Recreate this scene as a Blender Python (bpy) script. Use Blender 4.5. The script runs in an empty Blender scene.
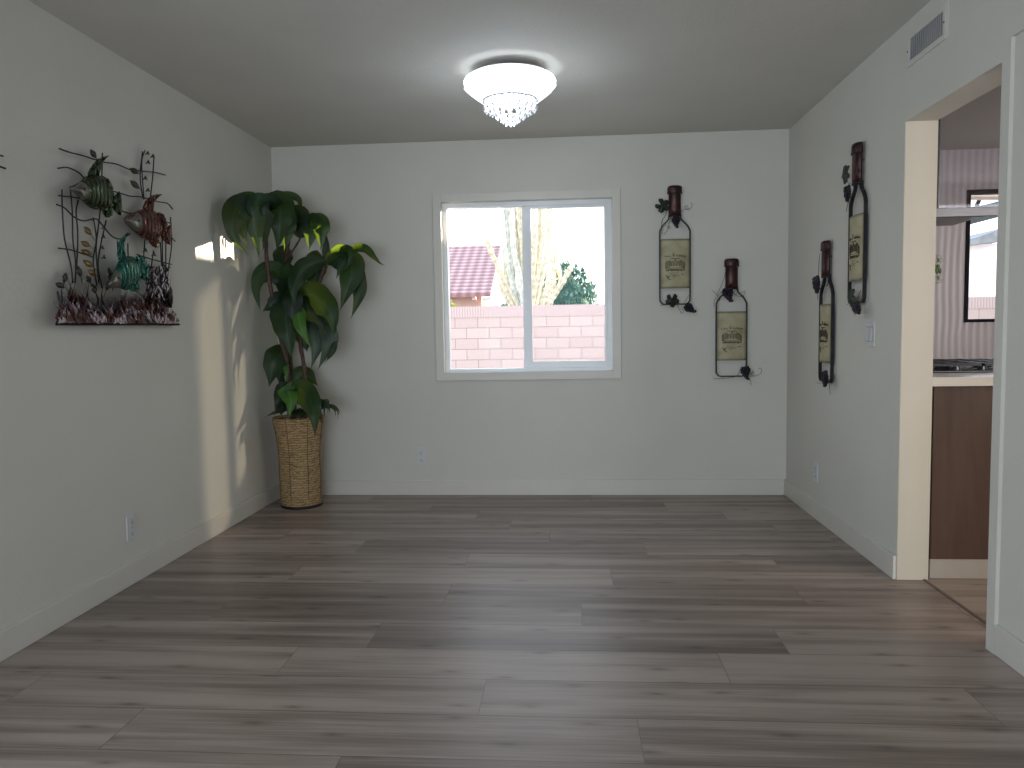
import bpy, math, random
from mathutils import Vector, Matrix, Euler
random.seed(7)
C = bpy.context.scene.collection
V = Vector
PI = math.pi
# ------------------------------------------------------------------ camera
YAW, PITCH, ROLL, F, CAMH = -0.0760890, -0.0713622, -0.0166597, 765.0, 1.1545
XL, XR, D, H = -2.051, 1.457, 5.268, 2.44
Y1, Y2, ZT = 3.500, 2.754, 2.0215
fw = V((math.sin(YAW)*math.cos(PITCH), math.cos(YAW)*math.cos(PITCH), math.sin(PITCH)))
r0 = V((math.cos(YAW), -math.sin(YAW), 0)); u0 = r0.cross(fw)
rr = r0*math.cos(ROLL)+u0*math.sin(ROLL); uu = u0*math.cos(ROLL)-r0*math.sin(ROLL)
CAM = V((0, 0, CAMH))
cd = bpy.data.cameras.new('camera'); cam = bpy.data.objects.new('camera', cd); C.objects.link(cam)
cd.sensor_width = 36; cd.lens = F/1024*36; cd.clip_start = 0.02; cd.clip_end = 500
cam.matrix_world = Matrix(((rr.x, uu.x, -fw.x, 0), (rr.y, uu.y, -fw.y, 0), (rr.z, uu.z, -fw.z, CAMH), (0, 0, 0, 1)))
bpy.context.scene.camera = cam
def ray(x, y): return fw + rr*((x-512)/F) - uu*((y-384)/F)
def at(x, y, Y):                       # point at depth Y
    d = ray(x, y); return CAM + d*(Y/d.y)
def bk(x, y, off=0.0): return at(x, y, D-off)
def lf(x, y, off=0.0):
    d = ray(x, y); return CAM + d*((XL+off)/d.x)
def rt(x, y, off=0.0):
    d = ray(x, y); return CAM + d*((XR-off)/d.x)
# ------------------------------------------------------------------ materials
def mat(name, col=(.5, .5, .5), rough=.5, metal=0, spec=.5, build=None, **kw):
    m = bpy.data.materials.new(name); m.use_nodes = True
    nt = m.node_tree; p = nt.nodes['Principled BSDF']
    p.inputs['Base Color'].default_value = (*col, 1); p.inputs['Roughness'].default_value = rough
    p.inputs['Metallic'].default_value = metal; p.inputs['Specular IOR Level'].default_value = spec
    for k, v in kw.items(): p.inputs[k.replace('_', ' ')].default_value = v
    if build: build(nt, p)
    return m
def N(nt, t, **kw):
    n = nt.nodes.new(t)
    for k, v in kw.items():
        if hasattr(n, k): setattr(n, k, v)
        else: n.inputs[k.replace('_', ' ')].default_value = v
    return n
def L(nt, a, b): nt.links.new(a, b)
def ramp(nt, fac, stops, interp='LINEAR'):
    r = nt.nodes.new('ShaderNodeValToRGB'); r.color_ramp.interpolation = interp
    e = r.color_ramp.elements
    while len(e) < len(stops): e.new(.5)
    for i, (pos, c) in enumerate(stops): e[i].position = pos; e[i].color = (*c, 1)
    L(nt, fac, r.inputs['Fac']); return r.outputs['Color']
def coords(nt, kind='Object', scale=(1, 1, 1), rot=(0, 0, 0)):
    tc = nt.nodes.new('ShaderNodeTexCoord'); mp = nt.nodes.new('ShaderNodeMapping')
    mp.inputs['Scale'].default_value = scale; mp.inputs['Rotation'].default_value = rot
    L(nt, tc.outputs[kind], mp.inputs['Vector']); return mp.outputs['Vector']
def bump(nt, p, h, strength=.3, dist=.01):
    b = N(nt, 'ShaderNodeBump'); b.inputs['Strength'].default_value = strength; b.inputs['Distance'].default_value = dist
    L(nt, h, b.inputs['Height']); L(nt, b.outputs['Normal'], p.inputs['Normal'])
def mottled(c1, c2, scale=6, bumps=0, bscale=80, vec=(1, 1, 1)):
    def f(nt, p):
        v = coords(nt, scale=vec)
        n = N(nt, 'ShaderNodeTexNoise', Scale=scale, Detail=5.0); L(nt, v, n.inputs['Vector'])
        L(nt, ramp(nt, n.outputs['Fac'], [(.3, c1), (.7, c2)]), p.inputs['Base Color'])
        if bumps:
            n2 = N(nt, 'ShaderNodeTexNoise', Scale=bscale, Detail=3.0); L(nt, v, n2.inputs['Vector'])
            bump(nt, p, n2.outputs['Fac'], bumps, .004)
    return f
WALLC = ((.590, .574, .522), (.612, .596, .544))
M_wall = mat('wall_paint', rough=.75, spec=.25, build=mottled(*WALLC, scale=2.5, bumps=.25, bscale=60))
M_ceil = mat('ceiling_paint', rough=.8, spec=.2, build=mottled((.56, .540, .495), (.59, .57, .525), scale=3, bumps=.5, bscale=110))
M_trim = mat('trim_paint', rough=.4, build=mottled((.60, .575, .52), (.63, .605, .55), scale=4))
M_jamb = mat('warm_lit_jamb_paint', rough=.5, build=mottled((.56, .505, .40), (.59, .53, .425), scale=3))  # white jamb with the warm kitchen light put into its colour
M_vinyl = mat('white_vinyl', rough=.3, build=mottled((.74, .76, .78), (.78, .80, .82), scale=8))
M_plate = mat('outlet_plastic', rough=.35, build=mottled((.56, .56, .56), (.60, .60, .60), scale=20))
M_slot = mat('slot_dark', (.04, .04, .04), .6, build=mottled((.03, .03, .03), (.06, .06, .06)))
M_black = mat('black_iron', rough=.42, metal=.5, build=mottled((.012, .012, .016), (.03, .028, .034), scale=30, bumps=.2))
M_grate = mat('vent_dark', rough=.6, build=mottled((.03, .03, .03), (.05, .05, .05)))
def glass_mat(name, tint=(1, 1, 1), refl=.08, r=.02):
    m = bpy.data.materials.new(name); m.use_nodes = True; nt = m.node_tree; nt.nodes.clear()
    o = N(nt, 'ShaderNodeOutputMaterial'); t = N(nt, 'ShaderNodeBsdfTransparent'); t.inputs['Color'].default_value = (*tint, 1)
    g = N(nt, 'ShaderNodeBsdfGlossy'); g.inputs['Roughness'].default_value = r
    lw = N(nt, 'ShaderNodeLayerWeight'); lw.inputs['Blend'].default_value = .25
    mm = N(nt, 'ShaderNodeMath', operation='MULTIPLY_ADD'); mm.inputs[1].default_value = .12; mm.inputs[2].default_value = refl
    L(nt, lw.outputs['Fresnel'], mm.inputs[0])
    mx = N(nt, 'ShaderNodeMixShader'); L(nt, mm.outputs[0], mx.inputs[0]); L(nt, t.outputs[0], mx.inputs[1]); L(nt, g.outputs[0], mx.inputs[2])
    L(nt, mx.outputs[0], o.inputs[0]); return m
M_glass = glass_mat('window_glass', refl=0.0)
M_hoodglass = glass_mat('hood_glass', (.88, .88, .9), refl=.03, r=.03)
# floor planks: per-plank UV (u metres along, v 0..1 across) + random colour attribute
def plank(c):
    def f(nt, p):
        uv = N(nt, 'ShaderNodeUVMap'); uv.uv_map = 'UVMap'
        at_ = N(nt, 'ShaderNodeAttribute'); at_.attribute_name = 'plank_seed'
        sx = N(nt, 'ShaderNodeSeparateXYZ'); L(nt, uv.outputs[0], sx.inputs[0])
        sc = N(nt, 'ShaderNodeSeparateColor'); L(nt, at_.outputs['Color'], sc.inputs[0])
        cb = N(nt, 'ShaderNodeCombineXYZ')
        L(nt, sx.outputs[0], cb.inputs[0]); L(nt, sx.outputs[1], cb.inputs[1])
        k = N(nt, 'ShaderNodeMath', operation='MULTIPLY'); k.inputs[1].default_value = 40; L(nt, sc.outputs[0], k.inputs[0]); L(nt, k.outputs[0], cb.inputs[2])
        def noise(scl, scale, det, dist=0):
            mp = N(nt, 'ShaderNodeMapping'); mp.inputs['Scale'].default_value = scl; L(nt, cb.outputs[0], mp.inputs[0])
            n = N(nt, 'ShaderNodeTexNoise', Scale=scale, Detail=det, Distortion=dist); L(nt, mp.outputs[0], n.inputs['Vector']); return n.outputs['Fac']
        wide = noise((.55, 3.2, 1), 1.0, 2.0, .2)
        fine = noise((2.2, 26, 1), 1.3, 6.0, .5)
        blot = noise((3.0, 4.0, 1), 1.3, 3.0)
        def mixf(a, b, w):
            m = N(nt, 'ShaderNodeMix'); m.data_type = 'FLOAT'; m.inputs[0].default_value = w
            L(nt, a, m.inputs[2]); L(nt, b, m.inputs[3]); return m.outputs[0]
        m1 = mixf(wide, fine, .34); m2 = mixf(m1, blot, .12); m3 = mixf(m2, sc.outputs[1], .10)
        col = ramp(nt, m3, [(.36, c[0]), (.47, c[1]), (.58, c[2])])
        # knots
        mp = N(nt, 'ShaderNodeMapping'); mp.inputs['Scale'].default_value = (1.9, 1.5, 1); L(nt, cb.outputs[0], mp.inputs[0])
        vo = N(nt, 'ShaderNodeTexVoronoi', Scale=1.0); vo.voronoi_dimensions = '2D'; L(nt, mp.outputs[0], vo.inputs['Vector'])
        kn = ramp(nt, vo.outputs['Distance'], [(.0, (.30, .26, .24)), (.03, (.60, .57, .55)), (.09, (.90, .89, .88)), (.15, (1, 1, 1))])
        mul = N(nt, 'ShaderNodeMix'); mul.data_type = 'RGBA'; mul.blend_type = 'MULTIPLY'; mul.inputs[0].default_value = .8
        L(nt, col, mul.inputs[6]); L(nt, kn, mul.inputs[7])
        # seams
        a = N(nt, 'ShaderNodeMath', operation='COMPARE'); a.inputs[1].default_value = .5; a.inputs[2].default_value = .4915; L(nt, sx.outputs[1], a.inputs[0])
        at2 = sc.outputs[2]
        sm = N(nt, 'ShaderNodeMath', operation='MULTIPLY'); sm.inputs[1].default_value = 1; L(nt, a.outputs[0], sm.inputs[0])
        seam = ramp(nt, sm.outputs[0], [(0, (.55, .52, .5)), (1, (1, 1, 1))])
        mu2 = N(nt, 'ShaderNodeMix'); mu2.data_type = 'RGBA'; mu2.blend_type = 'MULTIPLY'; mu2.inputs[0].default_value = 1
        L(nt, mul.outputs[2], mu2.inputs[6]); L(nt, seam, mu2.inputs[7]); L(nt, mu2.outputs[2], p.inputs['Base Color'])
        rg = ramp(nt, fine, [(.3, (.34,)*3), (.7, (.46,)*3)]); L(nt, rg, p.inputs['Roughness'])
        bump(nt, p, fine, .06, .002)
    return f
M_floor = mat('oak_plank_floor', rough=.4, spec=.45, build=plank(((.138, .104, .088), (.226, .177, .152), (.345, .282, .246))))
M_kfloor = mat('kitchen_plank_floor', rough=.45, spec=.4, build=plank(((.19, .145, .115), (.25, .20, .16), (.32, .26, .21))))
# ------------------------------------------------------------------ mesh builder
def catmull(pts, n=6):
    P = [V(p) for p in pts]; out = []
    if len(P) < 3: return P
    Q = [P[0]*2-P[1]] + P + [P[-1]*2-P[-2]]
    for i in range(1, len(Q)-2):
        a, b, c, d = Q[i-1:i+3]
        for k in range(n):
            t = k/n
            out.append(.5*((2*b)+(c-a)*t+(2*a-5*b+4*c-d)*t*t+(3*b-a-3*c+d)*t**3))
    out.append(P[-1]); return out
class MB:
    def __init__(s): s.v = []; s.f = []; s.uv = {}; s.mi = []
    def add(s, vs, fs, mi=0):
        o = len(s.v); s.v += [V(x) for x in vs]
        for f in fs: s.f.append([i+o for i in f]); s.mi.append(mi)
        return o
    def box(s, a, b, mi=0):
        x0, y0, z0 = a; x1, y1, z1 = b
        x0, x1 = sorted((x0, x1)); y0, y1 = sorted((y0, y1)); z0, z1 = sorted((z0, z1))
        s.add([(x0, y0, z0), (x1, y0, z0), (x1, y1, z0), (x0, y1, z0), (x0, y0, z1), (x1, y0, z1), (x1, y1, z1), (x0, y1, z1)],
              [(0, 3, 2, 1), (4, 5, 6, 7), (0, 1, 5, 4), (1, 2, 6, 5), (2, 3, 7, 6), (3, 0, 4, 7)], mi); return s
    def tube(s, pts, r, n=6, mi=0, cap=True):
        P = [V(p) for p in pts]; R = r if isinstance(r, (list, tuple)) else [r]*len(P)
        if len(R) != len(P): R = [R[0]+(R[-1]-R[0])*i/(len(P)-1) for i in range(len(P))]
        t = (P[1]-P[0]).normalized(); a = V((0, 0, 1)) if abs(t.z) < .9 else V((1, 0, 0)); u = t.cross(a).normalized()
        vs = []
        for i, p in enumerate(P):
            t = (P[min(i+1, len(P)-1)]-P[max(i-1, 0)])
            if t.length < 1e-9: t = V((0, 0, 1))
            t.normalize(); u = (u-t*u.dot(t)); u = u.normalized() if u.length > 1e-6 else t.orthogonal().normalized(); w = t.cross(u)
            for k in range(n):
                q = 2*PI*k/n; vs.append(p+(u*math.cos(q)+w*math.sin(q))*R[i])
        fs = [[i*n+k, i*n+(k+1) % n, (i+1)*n+(k+1) % n, (i+1)*n+k] for i in range(len(P)-1) for k in range(n)]
        if cap: fs += [list(range(n))[::-1], [(len(P)-1)*n+k for k in range(n)]]
        s.add(vs, fs, mi); return s
    def lathe(s, prof, c=(0, 0, 0), n=32, mi=0, a0=0, a1=2*PI):
        full = abs(a1-a0-2*PI) < 1e-6; m = n if full else n+1; c = V(c); vs = []
        for (r, z) in prof:
            for k in range(m):
                q = a0+(a1-a0)*k/n; vs.append(c+V((r*math.cos(q), r*math.sin(q), z)))
        fs = []
        for i in range(len(prof)-1):
            for k in range(n):
                k2 = (k+1) % m
                fs.append([i*m+k, i*m+k2, (i+1)*m+k2, (i+1)*m+k])
        s.add(vs, fs, mi); return s
    def ball(s, c, r, n=8, sc=(1, 1, 1), mi=0):
        c = V(c); vs = [c+V((0, 0, r*sc[2]))]; m = n//2
        for i in range(1, m):
            th = PI*i/m
            for k in range(n):
                q = 2*PI*k/n; vs.append(c+V((r*sc[0]*math.sin(th)*math.cos(q), r*sc[1]*math.sin(th)*math.sin(q), r*sc[2]*math.cos(th))))
        vs.append(c-V((0, 0, r*sc[2]))); fs = [[0, 1+k, 1+(k+1) % n] for k in range(n)]
        for i in range(m-2):
            for k in range(n): fs.append([1+i*n+k, 1+(i+1)*n+k, 1+(i+1)*n+(k+1) % n, 1+i*n+(k+1) % n])
        b = 1+(m-2)*n; e = len(vs)-1; fs += [[b+(k+1) % n, b+k, e] for k in range(n)]
        s.add(vs, fs, mi); return s
    def poly(s, pts, thick=None, mi=0):         # flat polygon, optional extrusion vector
        n = len(pts); P = [V(p) for p in pts]
        if thick is None: s.add(P, [list(range(n))], mi)
        else:
            t = V(thick); s.add(P+[p+t for p in P], [list(range(n))[::-1], [n+i for i in range(n)]]+[[i, (i+1) % n, n+(i+1) % n, n+i] for i in range(n)], mi)
        return s
    def build(s, name, m, parent=None, smooth=False, uvs=None, bevel=0, origin=None):
        me = bpy.data.meshes.new(name); o = V((0, 0, 0))
        if parent is not None:
            q = parent
            while q is not None: o += q.location; q = q.parent
        elif origin is not None: o = V(origin)
        me.from_pydata([tuple(v-o) for v in s.v], [], s.f)
        for x in (m if isinstance(m, (list, tuple)) else [m]): me.materials.append(x)
        me.polygons.foreach_set('material_index', s.mi)
        if uvs is not None:
            ul = me.uv_layers.new(name='UVMap')
            for i, l in enumerate(me.loops): ul.data[i].uv = uvs[l.vertex_index]
        if smooth: me.polygons.foreach_set('use_smooth', [True]*len(s.f))
        me.validate(); me.update()
        ob = bpy.data.objects.new(name, me); C.objects.link(ob)
        if parent is not None: ob.parent = parent
        elif origin is not None: ob.location = o
        if bevel:
            b = ob.modifiers.new('bevel', 'BEVEL'); b.width = bevel; b.segments = 2; b.limit_method = 'ANGLE'; b.angle_limit = 1
        return ob
def ring(b, x0, x1, z0, z1, y0, y1, l, r_, bt, tp):
    b.box((x0, y0, z0), (x0+l, y1, z1)); b.box((x1-r_, y0, z0), (x1, y1, z1)); b.box((x0+l, y0, z0), (x1-r_, y1, z0+bt)); b.box((x0+l, y0, z1-tp), (x1-r_, y1, z1)); return b
def tag(o, label=None, cat=None, group=None, kind=None):
    if label: o['label'] = label
    if cat: o['category'] = cat
    if group: o['group'] = group
    if kind: o['kind'] = kind
    return o
def thing(name, label, cat, loc=(0, 0, 0), group=None, kind=None):
    o = bpy.data.objects.new(name, None); C.objects.link(o); o.location = loc; o.empty_display_size = .1
    return tag(o, label, cat, group, kind)
def struct(o, label=None, cat=None): return tag(o, label, cat, kind='structure')
# ------------------------------------------------------------------ room shell
YB = -3.4                                       # wall behind the camera
WT = .14
KX = 1.590                                      # kitchen face of the right wall
KX2 = 4.6
KH = 2.27
def plank_floor(name, m, x0, x1, y0, y1, w, start, joints, label, plen=1.515):
    b = MB(); uv = []; cols = []
    k0 = math.floor((y0-start)/w); k1 = math.ceil((y1-start)/w)
    for k in range(k0, k1):
        a, c = max(y0, start+k*w), min(y1, start+(k+1)*w)
        if c <= a: continue
        j = joints.get(k, random.uniform(-1.4, 0)); xs = [x0]
        while j > x0: j -= plen
        while j < x1:
            if j > x0: xs.append(j)
            j += plen
        xs.append(x1)
        for i in range(len(xs)-1):
            l, r = xs[i], xs[i+1]
            b.add([(l, a, 0), (r, a, 0), (r, c, 0), (l, c, 0)], [(0, 1, 2, 3)])
            v0, v1 = (a-start)/w-k, (c-start)/w-k; off = random.uniform(0, 30)
            uv += [(off, v0), (off+r-l, v0), (off+r-l, v1), (off, v1)]
            sd = (random.random(), random.random(), 0, 1); cols += [sd]*4
            # butt-joint line
            if i: b.add([(l-.0012, a, .0002), (l+.0012, a, .0002), (l+.0012, c, .0002), (l-.0012, c, .0002)], [(0, 1, 2, 3)]); uv += [(0, 0)]*4; cols += [sd]*4
    o = b.build(name, m, uvs=uv)
    at_ = o.data.attributes.new('plank_seed', 'FLOAT_COLOR', 'POINT')
    for i, c in enumerate(cols): at_.data[i].color = c
    return struct(o, label, 'floor')
J = {-1: -.633, 0: .186, 1: -.287, 2: .508, 3: .76, 4: .036, 5: -.547, 6: .183, 7: -.528, 8: .381, 9: -.123, 10: 1.152, 11: .928, 12: .602, 13: .133}
plank_floor('floor', M_floor, XL, 1.575, YB, D, .236, 1.970, J, 'grey brown oak plank floor of the empty room')
plank_floor('floor', M_kfloor, 1.581, KX2, 1.0, D, .19, 1.0, {}, 'lighter tan plank floor of the kitchen beyond the opening').name = 'floor_kitchen'
M_thr = mat('threshold_strip', rough=.5, build=mottled((.12, .09, .075), (.16, .12, .10)))
struct(MB().box((1.572, Y2, 0), (1.584, Y1, .004)).build('trim_1', M_thr), 'thin dark seam strip across the kitchen opening', 'threshold')
struct(MB().box((XL-WT, YB-WT, H), (XR+.02, D+WT, H+.1)).build('ceiling', M_ceil), 'grey painted ceiling', 'ceiling')
struct(MB().box((XL-WT, YB-WT, 0), (XL, D+WT, H)).build('wall_left', M_wall), 'left wall', 'wall')
WX0, WX1, WZ0, WZ1 = -.870, .294, .862, 2.030
OUT = D+WT
b = MB(); b.box((XL-WT, D, 0), (WX0, OUT, H)); b.box((WX1, D, 0), (XR+.1, OUT, H)); b.box((WX0, D, 0), (WX1, OUT, WZ0)); b.box((WX0, D, WZ1), (WX1, OUT, H))
struct(b.build('wall_back', M_wall), 'back wall', 'wall')
# right wall with kitchen opening; the part nearer the camera is recessed 2 cm below z 2.09
b = MB(); b.box((XR, Y1, 0), (KX, D, H)); b.box((XR, Y2, ZT), (KX, Y1, H)); b.box((XR, 2.703, 0), (KX, Y2, H)); b.box((XR, YB, 2.085), (KX, 2.703, H)); b.box((XR+.013, YB, 0), (KX, 2.703, 2.085))
struct(b.build('wall_right', M_wall), 'right wall', 'wall')
b = MB(); b.box((XR+.001, Y1-.004, 0), (KX+.004, Y1+.0, ZT))
struct(b.build('trim_2', M_jamb), 'far jamb of the kitchen opening, warm light put into its colour', 'jamb')
# wall behind camera with a wide patio opening letting daylight in
PX0, PX1, PZ = -1.6, .9, 2.05
b = MB(); b.box((XL-WT, YB-WT, 0), (PX0, YB, H)); b.box((PX1, YB-WT, 0), (KX, YB, H)); b.box((PX0, YB-WT, PZ), (PX1, YB, H))
struct(b.build('wall_front', M_wall), 'wall behind the camera', 'wall')
BH, BT = .107, .015
def board(name, a, c, label): struct(MB().box(a, c).build(name, M_trim, bevel=.003), label, 'baseboard')
board('baseboard_left', (XL, YB, 0), (XL+BT, D, BH), 'white baseboard along the left wall')
board('baseboard_back', (XL+BT, D-BT, 0), (XR-BT, D, BH), 'white baseboard under the window wall')
board('baseboard_right', (XR-BT, Y1, 0), (XR, D, BH), 'white baseboard along the right wall up to the kitchen opening')
board('baseboard_right', (XR, YB, 0), (XR+.013, 2.703, BH), 'white baseboard on the recessed right wall nearest the camera')
struct(MB().box((XR-.004, 3.1325, 2.245), (XR, 3.1355, H)).build('trim_3', M_wall), 'thin vertical seam strip beside the air vent', 'trim')
# kitchen shell
def tilew(nt, p):
    v = coords(nt, scale=(1, 1, 1))
    w = N(nt, 'ShaderNodeTexWave', Scale=7.0, Distortion=2.2, Detail=1.5); w.inputs['Detail Scale'].default_value = .35
    w.wave_type = 'BANDS'; w.bands_direction = 'X'; L(nt, v, w.inputs['Vector'])
    L(nt, ramp(nt, w.outputs['Fac'], [(0, (.50, .465, .50)), (1, (.62, .585, .62))]), p.inputs['Base Color'])
    bump(nt, p, w.outputs['Fac'], .3, .006)
M_tile = mat('wavy_wall_tile', rough=.3, build=tilew)
KWX0, KWX1, KWZ0, KWZ1 = 2.60, 3.45, 1.165, 1.995
b = MB(); b.box((KX, D, 0), (KWX0, OUT, H)); b.box((KWX1, D, 0), (KX2, OUT, H)); b.box((KWX0, D, 0), (KWX1, OUT, KWZ0)); b.box((KWX0, D, KWZ1), (KWX1, OUT, H))
struct(b.build('wall_kitchen', M_tile), 'wavy mauve tile wall of the kitchen', 'wall')
M_kwall = mat('kitchen_paint', rough=.7, build=mottled((.60, .56, .50), (.63, .59, .53)))
struct(MB().box((KX2, .9, 0), (KX2+.1, OUT, H)).build('wall_kitchen_right', M_kwall), 'far right kitchen wall', 'wall')
struct(MB().box((KX, .9, 0), (KX2+.1, 1.0, H)).build('wall_kitchen_front', M_kwall), 'kitchen wall nearest the camera', 'wall')
struct(MB().box((KX, 1.0, KH), (KX2+.1, OUT, KH+.1)).build('ceiling_kitchen', M_ceil), 'kitchen ceiling', 'ceiling')
# ------------------------------------------------------------------ main window
w1 = thing('window_1', 'white two pane sliding window in the back wall', 'window', (-.288, D, WZ0), kind='structure')
b = MB(); tw = .056; tt = .014
b.box((WX0-tw, D-tt, WZ0-tw), (WX0, D, WZ1+tw)); b.box((WX1, D-tt, WZ0-tw), (WX1+tw, D, WZ1+tw))
b.box((WX0, D-tt, WZ1), (WX1, D, WZ1+tw)); b.box((WX0, D-tt, WZ0-tw), (WX1, D, WZ0)); b.build('window_trim', M_trim, w1, bevel=.002)
FY0, FY1 = D+.045, D+.11
b = MB(); fr = .032
ring(b, WX0, WX1, WZ0, WZ1, FY0, FY1, fr, fr, .02, fr)
b.box((WX0+.005, FY0-.012, WZ0), (WX1-.005, FY0, WZ0+.008))
b.box((-.318, FY0+.034, WZ0+.02), (-.286, FY1, WZ1-fr)); b.build('window_frame', M_vinyl, w1)
b = MB(); sx0, sx1, sz0, sz1 = -.294, WX1-fr-.001, WZ0+.021, WZ1-fr-.001; sy0, sy1 = FY0+.006, FY0+.032
ring(b, sx0, sx1, sz0, sz1, sy0, sy1, .036, .018, .045, .018)
sash = b.build('sash', M_vinyl, w1)
MB().box((sx0+.004, sy0-.01, 1.30), (sx0+.016, sy0, 1.38)).build('latch', M_vinyl, sash)
MB().box((sx0+.034, sy0+.012, sz0+.045), (sx1-.018, sy0+.016, sz1-.018)).build('pane', M_glass, sash)
MB().box((WX0+fr, FY0+.045, WZ0+.02), (-.318, FY0+.049, WZ1-fr)).build('pane', M_glass, w1)
# kitchen window
w2 = thing('window_2', 'black framed kitchen window in the tiled wall', 'window', (3.0, D, KWZ0), kind='structure')
M_blk = mat('black_window_frame', rough=.7, spec=.1, build=mottled((.012, .012, .016), (.02, .02, .026)))
b = MB(); q = .014
for (a, c) in (((KWX0-.01, D-.01, KWZ0-.015), (KWX0+q, D+.03, KWZ1+.015)), ((KWX1-q, D-.01, KWZ0-.015), (KWX1+.01, D+.03, KWZ1+.015)), ((KWX0, D-.01, KWZ1-q), (KWX1, D+.03, KWZ1+.015)), ((KWX0, D-.01, KWZ0-.015), (KWX1, D+.03, KWZ0+.006))): b.box(a, c)
b.build('window_frame', M_blk, w2, bevel=.002)
MB().box((KWX0+q, D+.06, KWZ0), (KWX1-q, D+.064, KWZ1-q)).build('pane', M_glass, w2)
# ------------------------------------------------------------------ outlets, switch, vent
def wallbox(origin, right, normal):
    o, r, n = V(origin), V(right), V(normal)
    def T(x, y, z): return o + r*x + n*y + V((0, 0, z))    # x right, y out of wall, z up
    return T
def lbox(b, T, a, c):
    x0, y0, z0 = a; x1, y1, z1 = c
    vs = [T(x, y, z) for z in (z0, z1) for (x, y) in ((x0, y0), (x1, y0), (x1, y1), (x0, y1))]
    b.add(vs, [(0, 3, 2, 1), (4, 5, 6, 7), (0, 1, 5, 4), (1, 2, 6, 5), (2, 3, 7, 6), (3, 0, 4, 7)]); return b
def outlet(name, label, pos, right, normal, W=.074, HH=.118, t=.007):
    T = wallbox(pos, right, normal); th = thing(name, label, 'outlet', pos)
    lbox(MB(), T, (-W/2, 0, -HH/2), (W/2, t, HH/2)).build('cover_plate', M_plate, th, bevel=.002)
    for s in (-1, 1):
        rc = lbox(MB(), T, (-.017, t, s*.026-.015), (.017, t+.002, s*.026+.015)).build('receptacle', M_plate, th, bevel=.002)
        b = MB(); lbox(b, T, (-.008, t+.002, s*.026-.006), (-.0055, t+.0025, s*.026+.006)); lbox(b, T, (.0055, t+.002, s*.026-.004), (.008, t+.0025, s*.026+.004))
        lbox(b, T, (-.002, t+.002, s*.026-.012), (.002, t+.0025, s*.026-.008)); b.build('slot', M_slot, rc)
    lbox(MB(), T, (-.002, t, -.002), (.002, t+.0025, .002)).build('screw', M_slot, th)
    return th
p = bk(421.5, 456); outlet('wall_outlet', 'white duplex outlet low on the back wall below the window', (p.x, D, p.z), (1, 0, 0), (0, -1, 0))
p = lf(130.5, 527.5); outlet('wall_outlet', 'white duplex outlet low on the left wall', (XL, p.y, p.z), (0, 1, 0), (1, 0, 0))
p = rt(816.5, 472); outlet('wall_outlet', 'white duplex outlet low on the right wall under the wine bottle decorations', (XR, p.y, p.z), (0, -1, 0), (-1, 0, 0))
p = rt(871, 334); T = wallbox((XR, p.y, p.z), (0, -1, 0), (-1, 0, 0)); t = .007
sw = thing('light_switch', 'white two gang switch plate on the right wall beside the upper wine bottle', 'switch', (XR, p.y, p.z))
lbox(MB(), T, (-.058, 0, -.059), (.058, t, .059)).build('cover_plate', M_plate, sw, bevel=.002)
for x in (-.024, .024): lbox(MB(), T, (x-.0165, t, -.034), (x+.0165, t+.004, .034)).build('rocker', M_plate, sw, bevel=.002)
b = MB()
for x in (-.024, .024): lbox(b, T, (x-.019, t, -.036), (x+.019, t+.0008, .036))
b.build('rocker_gap', M_slot, sw)
pa, pb = rt(911, 38), rt(945, 36); zc0, zc1 = rt(911, 58).z, rt(945, 12).z+.004
yv0, yv1 = 3.163, 3.457; vz0, vz1 = 2.262, 2.352
vt = thing('air_vent', 'white rectangular air vent high on the right wall near the ceiling', 'vent', (XR, 3.31, 2.30))
b = MB(); e = .022; xx = XR-.008
b.box((XR, yv0-e, vz0-e), (xx, yv0, vz1+e)); b.box((XR, yv1, vz0-e), (xx, yv1+e, vz1+e)); b.box((XR, yv0, vz1), (xx, yv1, vz1+e)); b.box((XR, yv0, vz0-e), (xx, yv1, vz0))
b.build('vent_frame', M_wall, vt, bevel=.002)
MB().box((XR-.0005, yv0, vz0), (XR-.0015, yv1, vz1)).build('backing', M_grate, vt)
M_slatm = mat('grey_slat', rough=.6, build=mottled((.34, .34, .34), (.42, .42, .42)))
for i in range(17):
    y = yv0+.01+i*(yv1-yv0-.02)/16
    MB().box((XR-.006, y-.0014, vz0), (XR-.0015, y+.0014, vz1)).build('vent_slat', M_slatm, vt)
for y in (yv0-.012, yv1+.012): MB().ball((XR-.008, y, 2.305), .004).build('screw', M_slot, vt)
# ------------------------------------------------------------------ chandelier
LC = V((-.281, 3.87, 0))
li = thing('ceiling_light', 'round flush mount crystal chandelier glowing white on the ceiling', 'ceiling light', (LC.x, LC.y, H))
M_chrome = mat('chrome', rough=.15, metal=1, build=mottled((.78, .79, .82), (.85, .86, .88)))
def emis(name, col, st):
    def f(nt, p):
        v = coords(nt); n = N(nt, 'ShaderNodeTexNoise', Scale=12.0); L(nt, v, n.inputs['Vector'])
        L(nt, ramp(nt, n.outputs['Fac'], [(.3, tuple(c*.9 for c in col)), (.7, col)]), p.inputs['Emission Color'])
        p.inputs['Emission Strength'].default_value = st
    return f
M_lit = mat('lit_frosted_glass', (.9, .93, 1), .3, build=emis('e', (.86, .93, 1.0), 2.6))
M_cry = mat('crystal', (.95, .97, 1), .05, spec=1.0, build=emis('e2', (.88, .94, 1), .10))
M_cry.node_tree.nodes['Principled BSDF'].inputs['Transmission Weight'].default_value = .92
MB().lathe([(0, H), (.095, H), (.10, H-.012), (.085, H-.022), (0, H-.022)], (LC.x, LC.y, 0), 40).build('ceiling_plate', M_chrome, li, smooth=True)
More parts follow.
